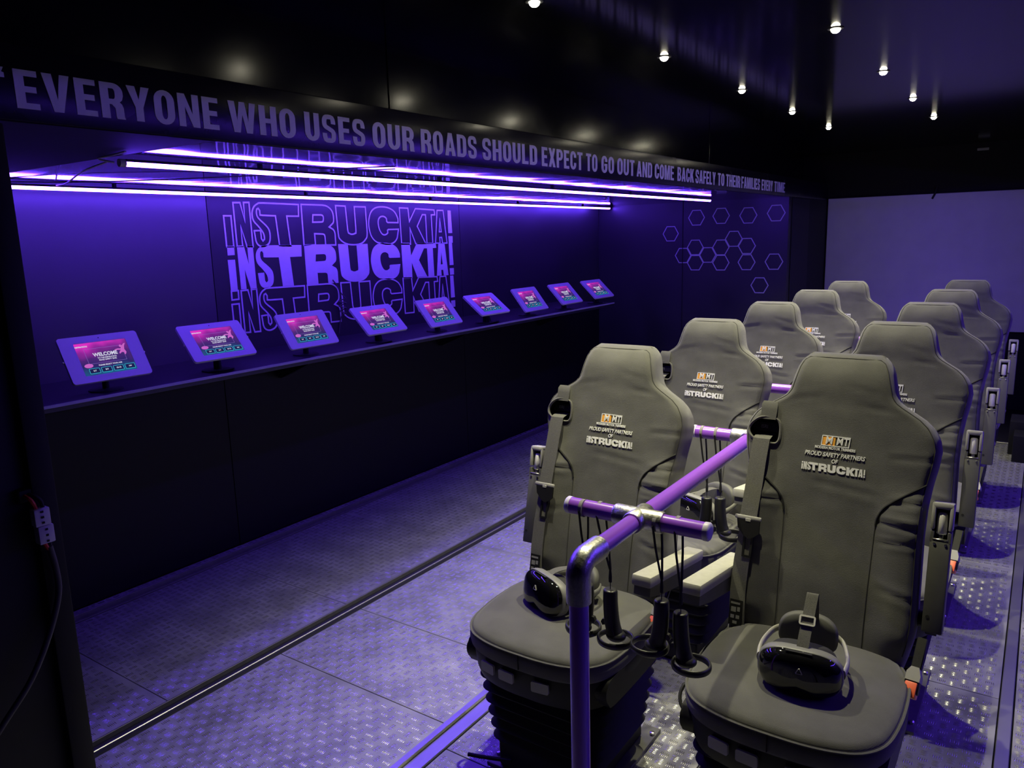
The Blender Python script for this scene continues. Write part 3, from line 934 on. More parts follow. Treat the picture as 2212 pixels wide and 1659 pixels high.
# ------------------------------------------------------------------ power connector on the near left wall
cn = thing('power_connector', 'grey two-pole power connector hanging on cables at the near left post', 'connector', (XF + 0.035, 0.709, 1.022))
bm = B()
box(bm, -0.010, 0.012, -0.017, 0.015, 0.004, 0.042, 0.003, 2)
obj('upper_housing', bm, 'conn', cn)
bm = B(); box(bm, -0.011, 0.013, -0.014, 0.018, -0.036, 0.004, 0.003, 2)
obj('lower_housing', bm, 'conn', cn)
bm = B()
for s, z0, z1 in ((-1, 0.012, 0.036), (1, -0.03, -0.004)):
    for k in range(3):
        zz = z0 + (z1 - z0) * k / 2
        box(bm, 0.0125, 0.0142, -0.0025 + 0.002 * s, 0.0025 + 0.002 * s, zz - 0.0022, zz + 0.0022)
obj('contact_slot', bm, 'plastic', cn, False)
bm = B(); tube(bm, cat([(0, -0.008, 0.042), (0.002, -0.012, 0.056), (-0.004, -0.016, 0.066), (-0.02, -0.018, 0.070)], 4), 0.0042, 8)
obj('red_wire', bm, 'redwire', cn)
bm = B(); tube(bm, cat([(0, -0.002, -0.034), (0, 0.002, -0.044), (0, 0.006, -0.054)], 3), 0.0042, 8)
obj('red_wire', bm, 'redwire', cn)
bm = B(); tube(bm, cat([(0, 0.006, 0.042), (0.0, 0.004, 0.056), (-0.008, -0.004, 0.068), (-0.02, -0.010, 0.072)], 4), 0.0042, 8)
obj('black_wire', bm, 'strap', cn)
bm = B(); tube(bm, cat([(0, 0.010, -0.034), (0, 0.010, -0.054)], 3), 0.0042, 8)
obj('black_wire', bm, 'strap', cn)
bm = B(); tube(bm, cat([(0, 0.008, -0.048), (0.0, 0.014, -0.10), (0.0, 0.012, -0.16), (0.004, -0.02, -0.24), (0.01, -0.07, -0.32), (0.01, -0.13, -0.385), (0.01, -0.20, -0.46), (0.01, -0.28, -0.56), (0.01, -0.36, -0.72), (0.01, -0.40, -1.005)], 5), 0.0065, 10)
obj('sheathed_cable', bm, 'cable', cn)
bm = B(); box(bm, -0.036, -0.018, -0.03, 0.03, 0.055, 0.085, 0.003, 1)
obj('wall_entry', bm, 'plastic', cn)

# ------------------------------------------------------------------ suspension seats
SP0 = Vector((0, 0.18, 0.5))
SD = Vector((0, 0.17, 0.767)).normalized()
SN = Vector((1, 0, 0)).cross(SD)


def S(u, v, w_=0.0):
    return SP0 + Vector((u, 0, 0)) + SD * v + SN * w_


SM = lambda u, v, w_: basis((1, 0, 0), SD, SN, S(u, v, w_))
HW = [(-.08, .195), (-.04, .205), (0, .216), (.05, .227), (.1, .232), (.2, .230), (.32, .227), (.40, .229), (.46, .236), (.51, .245), (.55, .249), (.58, .243), (.605, .229), (.625, .208), (.64, .184),
      (.652, .164), (.664, .148), (.68, .138), (.70, .133), (.72, .128), (.745, .122), (.762, .115), (.775, .106), (.785, .097), (.790, .088)]


def hwid(v):
    for (a, x), (b, y) in zip(HW[:-1], HW[1:]):
        if a <= v <= b:
            return x + (y - x) * (v - a) / (b - a)
    return HW[0][1] if v < HW[0][0] else HW[-1][1]


def sstep(a, b, x):
    t = max(0.0, min(1.0, (x - a) / (b - a)))
    return t * t * (3 - 2 * t)


CREASES = [(0.06, 0.13, 0.648, -0.10, 0.0016, 0.009), (0.13, 0.24, 0.352, -0.05, 0.0060, 0.010), (0.13, 0.24, 0.30, 0.10, 0.0035, 0.009), (0.15, 0.25, 0.405, 0.10, 0.0040, 0.009), (-0.24, -0.13, 0.365, 0.05, 0.0045, 0.010),
           (0.14, 0.25, 0.52, 0.05, 0.0022, 0.010), (-0.12, -0.04, 0.655, 0.15, 0.0010, 0.010), (0.14, 0.23, 0.18, -0.2, 0.0025, 0.012), (-0.05, 0.12, 0.435, -0.12, 0.0016, 0.012), (-0.23, -0.15, 0.22, 0.2, 0.0025, 0.012), (0.02, 0.11, 0.70, -0.2, 0.0010, 0.010)]


def front_w(u, v):
    h = hwid(v)
    e = max(0.0, h - abs(u))
    r = 0.030
    w_ = 0.0 if e > r else -(r - math.sqrt(max(0.0, r * r - (r - e) ** 2)))
    bol = 0.022 * sstep(0.10, 0.19, abs(u)) * sstep(-0.02, 0.08, v) * (1 - sstep(0.36, 0.47, v))
    bol += 0.006 * sstep(0.14, 0.23, abs(u)) * sstep(0.40, 0.5, v) * (1 - sstep(.58, .64, v))
    head = 0.012 * sstep(0.64, 0.74, v)
    lum = 0.008 * math.exp(-((v - 0.16) / 0.1) ** 2) * (1 - sstep(0.08, 0.16, abs(u)))
    cr = 0.0
    for (u0, u1, v0, sl, dep, wd) in CREASES:
        if u0 - 0.02 < u < u1 + 0.02:
            f = sstep(u0 - 0.02, u0 + 0.02, u) * (1 - sstep(u1 - 0.03, u1 + 0.02, u))
            q = (v - v0 - sl * (u - u0) - 0.15 * (u - u0) * (u1 - u)) / wd
            cr += f * dep * (math.exp(-(q - 1.0) ** 2) - 1.1 * math.exp(-q * q * 1.6) + 0.6 * math.exp(-(q + 1.3) ** 2))
    top = v - 0.757
    tp = 0.0 if top <= 0 else -(0.034 - math.sqrt(max(0.0, 0.034 ** 2 - top ** 2)))
    roll = -0.030 * max(0.0, (v - 0.655) / 0.135) ** 2
    return max(-0.048, w_ + bol + head + lum + tp + cr + roll)


def backrest_mesh():
    bm = B()
    levels = sorted(set([v for v, _ in HW if v >= .745] + [-0.08 + 0.0085 * k for k in range(97)] + [0.769, 0.780]))
    rings = []
    ns, nb = 61, 9
    for v in levels:
        h = hwid(v)
        T = 0.105 - 0.006 * sstep(0.5, 0.7, v)
        ring = []
        for k in range(ns):
            s = math.sin(-PI / 2 + PI * k / (ns - 1))
            s = 0.45 * s + 0.55 * (-1 + 2 * k / (ns - 1))
            u = h * s
            ring.append(bm.verts.new(S(u, v, front_w(u, v))))
        for k in range(nb):
            s = 1 - 2 * k / (nb - 1)
            e = (1 - abs(s)) * h
            r = 0.03
            rw = 0.0 if e > r else (r - math.sqrt(max(0.0, r * r - (r - e) ** 2)))
            ring.append(bm.verts.new(S(h * s, v, -T + rw * (1 - 0.5 * sstep(0.7, 0.79, v)) + 0.006 * sstep(0.765, 0.79, v))))
        rings.append(ring)
    loft(bm, rings)
    return to_mesh(bm, 'backrest', 'fabric', True, 60)


SLOT = [(-.226, .537), (-.205, .526), (-.165, .521), (-.151, .528), (-.147, .548), (-.149, .576), (-.159, .590), (-.185, .595), (-.208, .590), (-.229, .571), (-.235, .552)]


def cut_slot(me):
    bm = B()
    prism(bm, [[(p.x, p.y) for p in cat([(a, b, 0) for a, b in SLOT], 3, True)]], -0.055, 0.06, SM(0, 0, 0))
    cut = link('cutter', to_mesh(bm, 'cutter', 'fabric_dark', False))
    o = link('tmp', me)
    me.materials.append(M['fabric_dark'])
    md = o.modifiers.new('b', 'BOOLEAN')
    md.operation = 'DIFFERENCE'
    md.object = cut
    md.solver = 'EXACT'
    md.material_mode = 'TRANSFER'
    bpy.context.view_layer.update()
    dg = bpy.context.evaluated_depsgraph_get()
    me2 = bpy.data.meshes.new_from_object(o.evaluated_get(dg))
    me2.name = 'backrest'
    bpy.data.objects.remove(o)
    bpy.data.objects.remove(cut)
    return me2


PLAN = [(0, -.262), (.07, -.260), (.135, -.248), (.190, -.222), (.228, -.17), (.243, -.09), (.246, 0.0), (.240, .09), (.222, .15), (.195, .195), (.15, .222), (.07, .23), (0, .23)]


def plan_loop(sc=0.0, n=4, pl=PLAN):
    full = pl + [(-x, y) for x, y in reversed(pl[1:-1])]
    pts = cat([(x, y, 0) for x, y in full], n, True)
    out = []
    m_ = len(pts)
    for i in range(m_):
        t = (pts[(i + 1) % m_] - pts[i - 1]).normalized()
        nn = Vector((-t.y, t.x, 0))
        out.append(pts[i] + nn * sc)
    return out


def cushion_mesh():
    bm = B()
    rings = []
    for ins, z in ((0.02, 0.438), (0.006, 0.442), (0.0, 0.452), (-0.003, 0.475), (0.0, 0.491), (0.006, 0.497), (0.006, 0.500), (0.020, 0.508), (0.045, 0.514), (0.08, 0.517), (0.12, 0.519), (0.16, 0.520)):
        lp = plan_loop(0.0)
        ring = []
        for p in lp:
            q = p.copy()
            L = math.hypot(q.x, q.y)
            k = max(0.05, 1 - ins / 0.245)
            zz = z - 0.014 * sstep(0.05, -0.25, q.y * k) * 0.5
            ring.append(bm.verts.new((q.x * k, (q.y + 0.016) * k - 0.016, zz)))
        rings.append(ring)
    loft(bm, rings)
    return to_mesh(bm, 'cushion', 'fabric', True, 70)


def text_part(parent):
    bm = B()
    text_into(bm, 'MT', 0.0290, SM(0.0175, 0.5470, 0.0015), 0.0008, 0.78, shear=0.10, bold=0.0004)
    text_into(bm, 'MODERN MOTOR TRIMMERS', 0.0102, SM(0.0, 0.5270, 0.0015), 0.0007, 0.78, shear=0.05, bold=0.0003)
    text_into(bm, 'PROUD SAFETY PARTNERS', 0.0160, SM(0.0, 0.5085, 0.0015), 0.0007, 0.80, shear=0.22, bold=0.0003)
    text_into(bm, 'OF', 0.0155, SM(0.002, 0.4920, 0.0015), 0.0007, 0.8, shear=0.12, bold=0.0003)
    k = 0.0875
    mt = SM(-0.0815, 0.4610, 0.0003) @ Matrix.Diagonal((k, k * 1.06, 1, 1))
    for n, g in GL:
        prism(bm, g, 0.0, 0.002, mt)
    outline(bm, [(-0.0355, 0.534), (0.0345, 0.534), (0.0365, 0.560), (-0.0335, 0.560)], 0.0022, 0.0003, 0.0022, SM(0, 0, 0))
    em = obj('embroidery', bm, 'thread', parent, False)
    bm = B()
    prism(bm, [[(-0.0345, 0.535), (-0.0015, 0.535), (0.0, 0.559), (-0.0330, 0.559)]], 0.0002, 0.0014, SM(0, 0, 0))
    obj('orange_patch', bm, 'thread_o', em, False)
    bm = B()
    text_into(bm, 'M', 0.0290, SM(-0.0165, 0.5470, 0.0023), 0.0006, 0.86, shear=0.10, bold=0.0004)
    obj('patch_letter', bm, 'thread', em, False)


def make_seat(side):
    """side = +1: the raised armrest is on +x and the lowered one on -x"""
    t = thing('suspension_seat', '', 'seat')
    me = BACK_ME
    link('backrest', me, t)
    br = t.children[-1] if t.children else None
    # seams and piping
    bm = B()
    vv = [0.02 + 0.745 * k / 80 for k in range(81)]
    ew = 0.011
    left = [S(-(hwid(v) - ew), v, front_w(-(hwid(v) - ew), v) + 0.0004) for v in vv]
    right = [S((hwid(v) - ew), v, front_w(hwid(v) - ew, v) + 0.0004) for v in reversed(vv)]
    mid = [S(u, 0.774, front_w(u, 0.774) + 0.0004) for u in (-0.090, -0.05, 0.0, 0.05, 0.090)]
    tube(bm, left + mid + right, 0.0014, 6)
    obj('edge_piping', bm, 'seam', t)
    for s in (-1, 1):
        pp = cat([(.226, .462, 0), (.19, .436, 0), (.16, .413, 0), (.135, .390, 0), (.122, .365, 0), (.117, .335, 0), (.115, .25, 0), (.113, .15, 0), (.112, .02, 0)], 8)
        top_, low_ = [q for q in pp if q.y > 0.34], [q for q in pp if q.y < 0.345]
        bm = B()
        tube(bm, [S(s * q.x, q.y, front_w(s * q.x, q.y) + 0.0010) for q in top_], 0.0030, 6)
        obj('bolster_piping', bm, 'fabric_dark', t)
        bm = B()
        tube(bm, [S(s * q.x, q.y, front_w(s * q.x, q.y) + 0.0002) for q in low_], 0.0015, 6)
        obj('bolster_seam', bm, 'seam', t)
    text_part(t)
    # belt slot rim, loop and guide
    bm = B()
    tube(bm, [S(p.x, p.y, front_w(p.x, p.y) + 0.001) for p in cat([(a, b, 0) for a, b in SLOT], 3, True)], 0.0042, 6, closed=True)
    obj('slot_rim', bm, 'webbing', t)
    bm = B()
    path = [S(-0.182, v, front_w(0.172, v) + 0.0035) for v in (0.588, 0.60, 0.615, 0.63, 0.64)]
    ribbon(bm, path, (1, 0, 0), [0.040, 0.042, 0.044, 0.044, 0.038], 0.004, SN)
    obj('belt_loop', bm, 'fabric', t)
    bm = B()
    box(bm, -0.036, 0.036, -0.014, 0.014, -0.003, 0.003, 0.002, 1, SM(-0.192, 0.566, -0.018))
    gd = obj('belt_guide', bm, 'plastic', t)
    bm = B()
    text_into(bm, 'ISRI', 0.014, SM(-0.196, 0.566, -0.0148), 0.0003, 0.9, bold=0.0002)
    obj('guide_print', bm, 'ink', gd, False)
    # belt
    bm = B()
    pts = [(-.190, .548, -.022), (-.193, .541, -.006), (-.195, .532, .009), (-.198, .47, .016), (-.200, .40, .022), (-.203, .33, .030), (-.204, .312, .031)]
    ribbon(bm, [S(*p) for p in pts], (1, 0, 0), 0.047, 0.0022, SN)
    belt = obj('belt_strap', bm, 'webbing', t)
    bm = B()
    pts = [(-.204, .300, .026), (-.207, .25, .028), (-.212, .18, .030), (-.214, .10, .030), (-.212, .055, .030), (-.210, -.02, .020)]
    ribbon(bm, [S(*p) for p in pts], (1, 0, 0), 0.043, 0.0025, SN)
    obj('lower_strap', bm, 'webbing', t)
    bm = B()
    box(bm, -0.037, 0.037, -0.006, 0.006, 0.0, 0.008, 0.003, 2, SM(-0.2035, 0.306, 0.030))
    box(bm, -0.007, 0.010, -0.011, 0.0, 0.001, 0.009, 0.002, 1, SM(-0.2035, 0.306, 0.030))
    tg = obj('belt_tongue', bm, 'plastic_light', t)
    bm = B()
    prism(bm, [[(-.030, -.005), (.034, -.005), (.034, -.040), (.020, -.052), (.006, -.058), (-.008, -.05), (-.026, -.03)]], 0.0, 0.007, SM(-0.2035, 0.306, 0.031))
    obj('tongue_cover', bm, 'plastic', tg, False)
    bm = B()
    outline(bm, [(-.006, -.108), (.014, -.108), (.016, -.052), (-.006, -.052)], 0.006, 0.0, 0.003, SM(-0.2035, 0.306, 0.031))
    obj('tongue_blade', bm, 'plastic', tg, False)
    bm = B()
    box(bm, -0.018, 0.018, -0.036, 0.036, 0.0, 0.002, 0.0, 1, SM(-0.214, 0.035, 0.031))
    lb = obj('care_label', bm, 'plastic', t, False)
    bm = B()
    for (x, y, a, b) in ((-.002, .026, .013, .003), (-.006, .008, .007, .007), (.008, .010, .004, .006), (-.008, -.012, .005, .005), (.007, -.012, .005, .005), (0, -.028, .006, .004)):
        box(bm, x - a, x + a, y - b, y + b, 0.0015, 0.0024, 0, 1, SM(-0.214, 0.035, 0.031))
    obj('label_print', bm, 'ink', lb, False)
    # cushion
    link('cushion', CUSH_ME, t)
    bm = B()
    lp = plan_loop(-0.0005)
    tube(bm, [Vector((p.x, p.y, 0.4935 - 0.007 * sstep(0.05, -0.25, p.y))) for p in lp], 0.0034, 6, closed=True)
    obj('cushion_piping', bm, 'fabric', t)
    bm = B(); box(bm, -0.0008, 0.0008, -0.2665, -0.262, 0.444, 0.488)
    obj('front_seam', bm, 'fabric_dark', t, False)
    # seat pan with controls
    bm = B()
    rings = []
    for ins, z in ((0.045, 0.335), (0.022, 0.345), (0.014, 0.37), (0.008, 0.425), (0.010, 0.441)):
        k = 1 - ins / 0.245
        rings.append([bm.verts.new((p.x * k, p.y * k, z)) for p in plan_loop(0.0)])
    loft(bm, rings)
    for s in (-1, 1):
        prism(bm, [[(p_.x, p_.y) for p_ in cat([(-.14, .440, 0), (-.185, .425, 0), (-.195, .40, 0), (-.18, .37, 0), (-.14, .352, 0), (.10, .352, 0), (.15, .37, 0), (.165, .41, 0), (.13, .44, 0)], 3, True)]], s * 0.215 - 0.020, s * 0.215 + 0.020, basis((0, 1, 0), (0, 0, 1), (1, 0, 0), (0, 0, 0)))
    pan = obj('seat_pan', bm, 'plastic', t, True, 40)
    for x, a in ((-.115, .42), (-.045, .16), (.065, -.26)):
        bm = B()
        y = -0.262 + 0.004 + 0.9 * x * x
        prism(bm, [rrect(-.026, .026, -.016, .014, 0.005, 3)], 0.0, 0.007)
        obj('control_button', bm, 'button', pan, False, mtx=basis(Vector((math.cos(a * .5), -math.sin(a * .5), 0)), (0, 0, 1), Vector((-math.sin(a * .5), -math.cos(a * .5), 0)), (x, y, .408)))
    bm = B()
    tube(bm, cat([(-.236, -.10, .455), (-.253, -.115, .45), (-.258, -.135, .432), (-.25, -.15, .412), (-.236, -.155, .40)], 4), 0.0045, 8)
    obj('pull_loop', bm, 'strap', t)
    # bellows and base
    bm = B()
    rings = []
    nf = 6
    for k in range(nf * 2 + 1):
        f = k / (nf * 2)
        z = 0.340 - 0.245 * f
        hx = (0.205 - 0.035 * f) + (0.014 if k % 2 else -0.006)
        hy = (0.185 - 0.020 * f) + (0.014 if k % 2 else -0.006)
        rings.append([bm.verts.new((x, y + 0.01, z)) for x, y in rrect(-hx, hx, -hy, hy, 0.045, 5)])
    loft(bm, rings)
    obj('bellows', bm, 'rubber', t, True, 80)
    bm = B()
    box(bm, -0.155, 0.155, -0.16, 0.20, 0.012, 0.097, 0.006, 1)
    base = obj('base_frame', bm, 'plastic', t, True)
    for s in (-1, 1):
        bm = B(); box(bm, s * 0.165 - 0.03, s * 0.165 + 0.03, -0.17, 0.26, 0.0005, 0.012, 0.002, 1)
        ft = obj('floor_bracket', bm, 'steel', base, True)
        for yb in (-0.12, 0.22):
            bm = B(); lathe(bm, [(0.009, 0.012), (0.009, 0.019), (0.006, 0.021)], 6, Matrix.Translation((s * 0.182, yb, 0)))
            obj('bolt', bm, 'chrome', base, True)
    bm = B(); tube(bm, [(-0.10, -0.17, 0.05), (-0.20, -0.20, 0.045), (-0.235, -0.21, 0.045)], 0.006, 8)
    obj('slide_lever', bm, 'plastic', t)
    # raised armrest (outer side)
    s = side
    AM = SM(s * 0.268, 0.0, -0.010)
    bm = B()
    box(bm, -.0235, .0235, .095, .330, -.040, .010, 0.004, 2, AM)
    box(bm, -.0235, -.0150, .325, .352, -.040, .010, 0.001, 1, AM)
    box(bm, .0150, .0235, .325, .352, -.040, .010, 0.001, 1, AM)
    box(bm, -.0235, .0235, .325, .420, -.040, -.024, 0.003, 1, AM)
    arm = obj('raised_armrest', bm, 'plastic_grey', t, True)
    bm = B()
    box(bm, -.0245, -.0155, .356, .418, -.036, .012, 0.003, 2, AM)
    box(bm, .0155, .0245, .356, .418, -.036, .012, 0.003, 2, AM)
    box(bm, -.0245, .0245, .409, .425, -.036, .012, 0.005, 2, AM)
    obj('tip_frame', bm, 'plastic_light', arm, True)
    bm = B()
    prof = []
    rg = []
    for z, r in ((0.345, .0095), (0.347, .0112), (0.392, .0112), (0.398, .0095), (0.400, .005)):
        rg.append([bm.verts.new(AM @ Vector((r * (1 + .06 * (k % 2)) * math.cos(2 * PI * k / 28), z, -.004 + r * (1 + .06 * (k % 2)) * math.sin(2 * PI * k / 28)))) for k in range(28)])
    loft(bm, rg)
    obj('tilt_knob', bm, 'knob', arm, True, 70)
    bm = B()
    box(bm, -.018, .018, .330, .334, -.010, .011, 0.001, 1, AM)
    box(bm, -.005, .005, .332, .346, -.008, .003, 0.001, 1, AM)
    for q in (-1, 1):
        lathe(bm, [(.0035, .009), (.0035, .0118), (.0015, .0125)], 10, AM @ Matrix.Translation((q * .0125, .321, 0)))
    obj('knob_plate', bm, 'chrome', arm, True)
    bm = B(); lathe(bm, [(.0045, .0095), (.0045, .0112)], 10, AM @ Matrix.Translation((-.012, .135, 0)))
    obj('screw_recess', bm, 'strap', arm, True)
    bm = B(); tube(bm, [S(s * 0.20, .115, -.055), S(s * 0.250, .115, -.055)], .022, 14)
    obj('armrest_pivot', bm, 'plastic', t)
    # lowered armrest (rail side)
    a = math.radians(9.0)
    LM = Matrix.Translation((-s * 0.268, -0.055, 0.672)) @ Matrix.Rotation(-a, 4, 'X')
    bm = B()
    box(bm, -.029, .029, 0.0, .40, -.004, .028, 0.006, 2, LM)
    la = obj('lowered_armrest', bm, 'pad', t, True)
    bm = B()
    prism(bm, [[(.012, -.004), (.40, -.004), (.40, -.055), (.10, -.042), (.012, -.030)]], -.024, .024, LM @ basis((0, 1, 0), (0, 0, 1), (1, 0, 0), (0, 0, 0)))
    obj('armrest_shell', bm, 'plastic_grey', la, False)
    bm = B(); tube(bm, [S(-s * 0.20, .115, -.055), S(-s * 0.272, .115, -.055)], .022, 14)
    obj('armrest_pivot', bm, 'plastic', t)
    # buckle on +x side
    ax = Vector((0.08, 0.62, 0.78)).normalized()
    fx = Vector((0.93, -0.20, 0)); fx = (fx - ax * fx.dot(ax)).normalized()
    BKM = basis(fx, ax.cross(fx), ax, (0.245, 0.106, 0.503))
    bm = B(); box(bm, -.012, .012, -.004, .004, .030, .110, .002, 1, BKM)
    box(bm, -.017, .017, -.010, .010, -.030, .004, .003, 1, BKM)
    bk = obj('buckle', bm, 'plastic', t)
    bm = B(); prism(bm, [[(-.016, .000), (.017, .000), (.017, .014), (.010, .034), (-.008, .034), (-.016, .020)]], -.012, .012, BKM @ basis((1, 0, 0), (0, 0, 1), (0, -1, 0), (0, 0, 0)))
    obj('buckle_shell', bm, 'plastic_light', bk, False)
    bm = B(); box(bm, -.014, .014, -.0135, .0135, -.040, -.003, .003, 2, BKM)
    obj('release_button', bm, 'red', bk)
    return t


BACK_ME = cut_slot(backrest_mesh())
CUSH_ME = cushion_mesh()
protoL, protoR = make_seat(-1), make_seat(1)
rows = ['front row', 'second row', 'third row', 'fourth row', 'last row']
XL = [-1.107, -1.110, -1.108, -1.100, -1.090]
XRr = [-0.431, -0.421, -0.412, -0.404, -0.392]
for r in range(5):
    for side, X, proto, z, nm in (('left', XL, protoL, -0.012, 'left of the purple rail'), ('right', XRr, protoR, 0.0, 'right of the purple rail')):
        t = proto if r == 0 else copy_tree(proto)
        t.location = (X[r], 1.85 + 0.84 * r, 0.0)
        if z:
            for ch in t.children:      # the left column rides a little lower on its suspension
                if ch.name.split('.')[0] not in ('base_frame', 'slide_lever') and r == 0:
                    ch.location.z += z
        lab = 'grey fabric suspension seat in the %s, %s' % (rows[r], nm)
        if r == 0:
            lab = 'grey fabric suspension seat nearest the camera, %s' % nm
        t['label'] = lab
        t['group'] = 'suspension seats in two columns'

# ------------------------------------------------------------------ purple handrail
RXc, RZ, RR = -0.745, 0.940, 0.0205
rail = thing('handrail', 'purple pipe handrail with galvanised fittings between the seat columns', 'handrail', (RXc, 1.295, 0.0))
Y0 = 1.295


def rel(p):
    return (p[0] - RXc, p[1] - Y0, p[2])


bm = B(); tube(bm, [(0, 0, 0.004), (0, 0, RZ - 0.05)], RR, 24)
obj('post', bm, 'purple', rail)
bm = B(); lathe(bm, [(0.055, 0.0006), (0.055, 0.008), (0.028, 0.012), (0.027, 0.05)], 24)
obj('floor_flange', bm, 'galv', rail)


def elbow(y, sgn):
    bm = B()
    R_ = 0.034
    pth = [(0, y, RZ - 0.088), (0, y, RZ - 0.075), (0, y, RZ - R_)] + [(0, y + sgn * (R_ - R_ * math.cos(q)), RZ - R_ + R_ * math.sin(q)) for q in [PI / 2 * k / 8 for k in range(1, 9)]] + [(0, y + sgn * 0.075, RZ), (0, y + sgn * 0.088, RZ)]
    rad = [0.0265] * 2 + [0.0262] * (len(pth) - 4) + [0.0265] * 2
    tube(bm, pth, rad, 24)
    obj('elbow_fitting', bm, 'galv', rail)


elbow(0.0, 1)
bm = B(); tube(bm, [(0, 0.06, RZ), (0, 5.36 - Y0 - 0.06, RZ)], RR, 24)
obj('rail_pipe', bm, 'purple', rail)
elbow(5.36 - Y0, -1)
bm = B(); tube(bm, [(0, 5.36 - Y0, 0.004), (0, 5.36 - Y0, RZ - 0.05)], RR, 24)
obj('post', bm, 'purple', rail)
bm = B(); lathe(bm, [(0.055, 0.0006), (0.055, 0.008), (0.028, 0.012), (0.027, 0.05)], 24, Matrix.Translation((0, 5.36 - Y0, 0)))
obj('floor_flange', bm, 'galv', rail)
TY = [1.585 + 0.84 * k for k in range(5)]
bm = B()
tube(bm, [(-0.062, 0, 0), (-0.058, 0, 0), (0.058, 0, 0), (0.062, 0, 0)], [0.0245, 0.0262, 0.0262, 0.0245], 24)
tube(bm, [(0, -0.040, 0), (0, -0.037, 0), (0, 0.037, 0), (0, 0.040, 0)], [0.0245, 0.0262, 0.0262, 0.0245], 24)
lathe(bm, [(0.006, -0.031), (0.006, -0.024)], 10)
cross_me = to_mesh(bm, 'cross_fitting', 'galv', True, 40)
bm = B(); tube(bm, [(0.05, 0, 0), (0.163, 0, 0)], RR, 24)
arm_r = to_mesh(bm, 'handle_bar', 'purple', True, 40)
bm = B(); tube(bm, [(-0.05, 0, 0), (-0.185, 0, 0)], RR, 24)
arm_l = to_mesh(bm, 'handle_bar', 'purple', True, 40)
bm = B(); tube(bm, [(0, 0, 0), (0.010, 0, 0), (0.013, 0, 0), (0.0145, 0, 0)], [0.0215, 0.0218, 0.019, 0.012], 24)
cap_me = to_mesh(bm, 'end_cap', 'lilac_cap', True, 50)
bm = B(); tube(bm, [(-0.004, 0, 0), (0.004, 0, 0)], RR + 0.0012, 24)
band_me = to_mesh(bm, 'elastic_band', 'band', True, 50)
for k, y in enumerate(TY):
    link('cross_fitting', cross_me, rail, (0, y - Y0, RZ))
    a = link('handle_bar', arm_l, rail, (0, y - Y0, RZ))
    b = link('handle_bar', arm_r, rail, (0, y - Y0, RZ))
    link('end_cap', cap_me, a, mtx=Matrix.Translation((-0.183, 0, 0)) @ Matrix.Rotation(PI, 4, 'Z'))
    link('end_cap', cap_me, b, (0.161, 0, 0))

# ------------------------------------------------------------------ headsets


def bean(k, notch=1.0, n=40, hx=0.096, hz=0.056):
    out = []
    for i in range(n):
        t = 2 * PI * i / n
        c, s = math.cos(t), math.sin(t)
        x = hx * k * math.copysign(abs(c) ** 0.62, c)
        z = hz * k * math.copysign(abs(s) ** 0.72, s)
        if s < 0:
            z += notch * 0.018 * k * math.exp(-(x / 0.024) ** 2)
        z -= 0.004 * (x / 0.09) ** 2
        out.append((x, z))
    return out


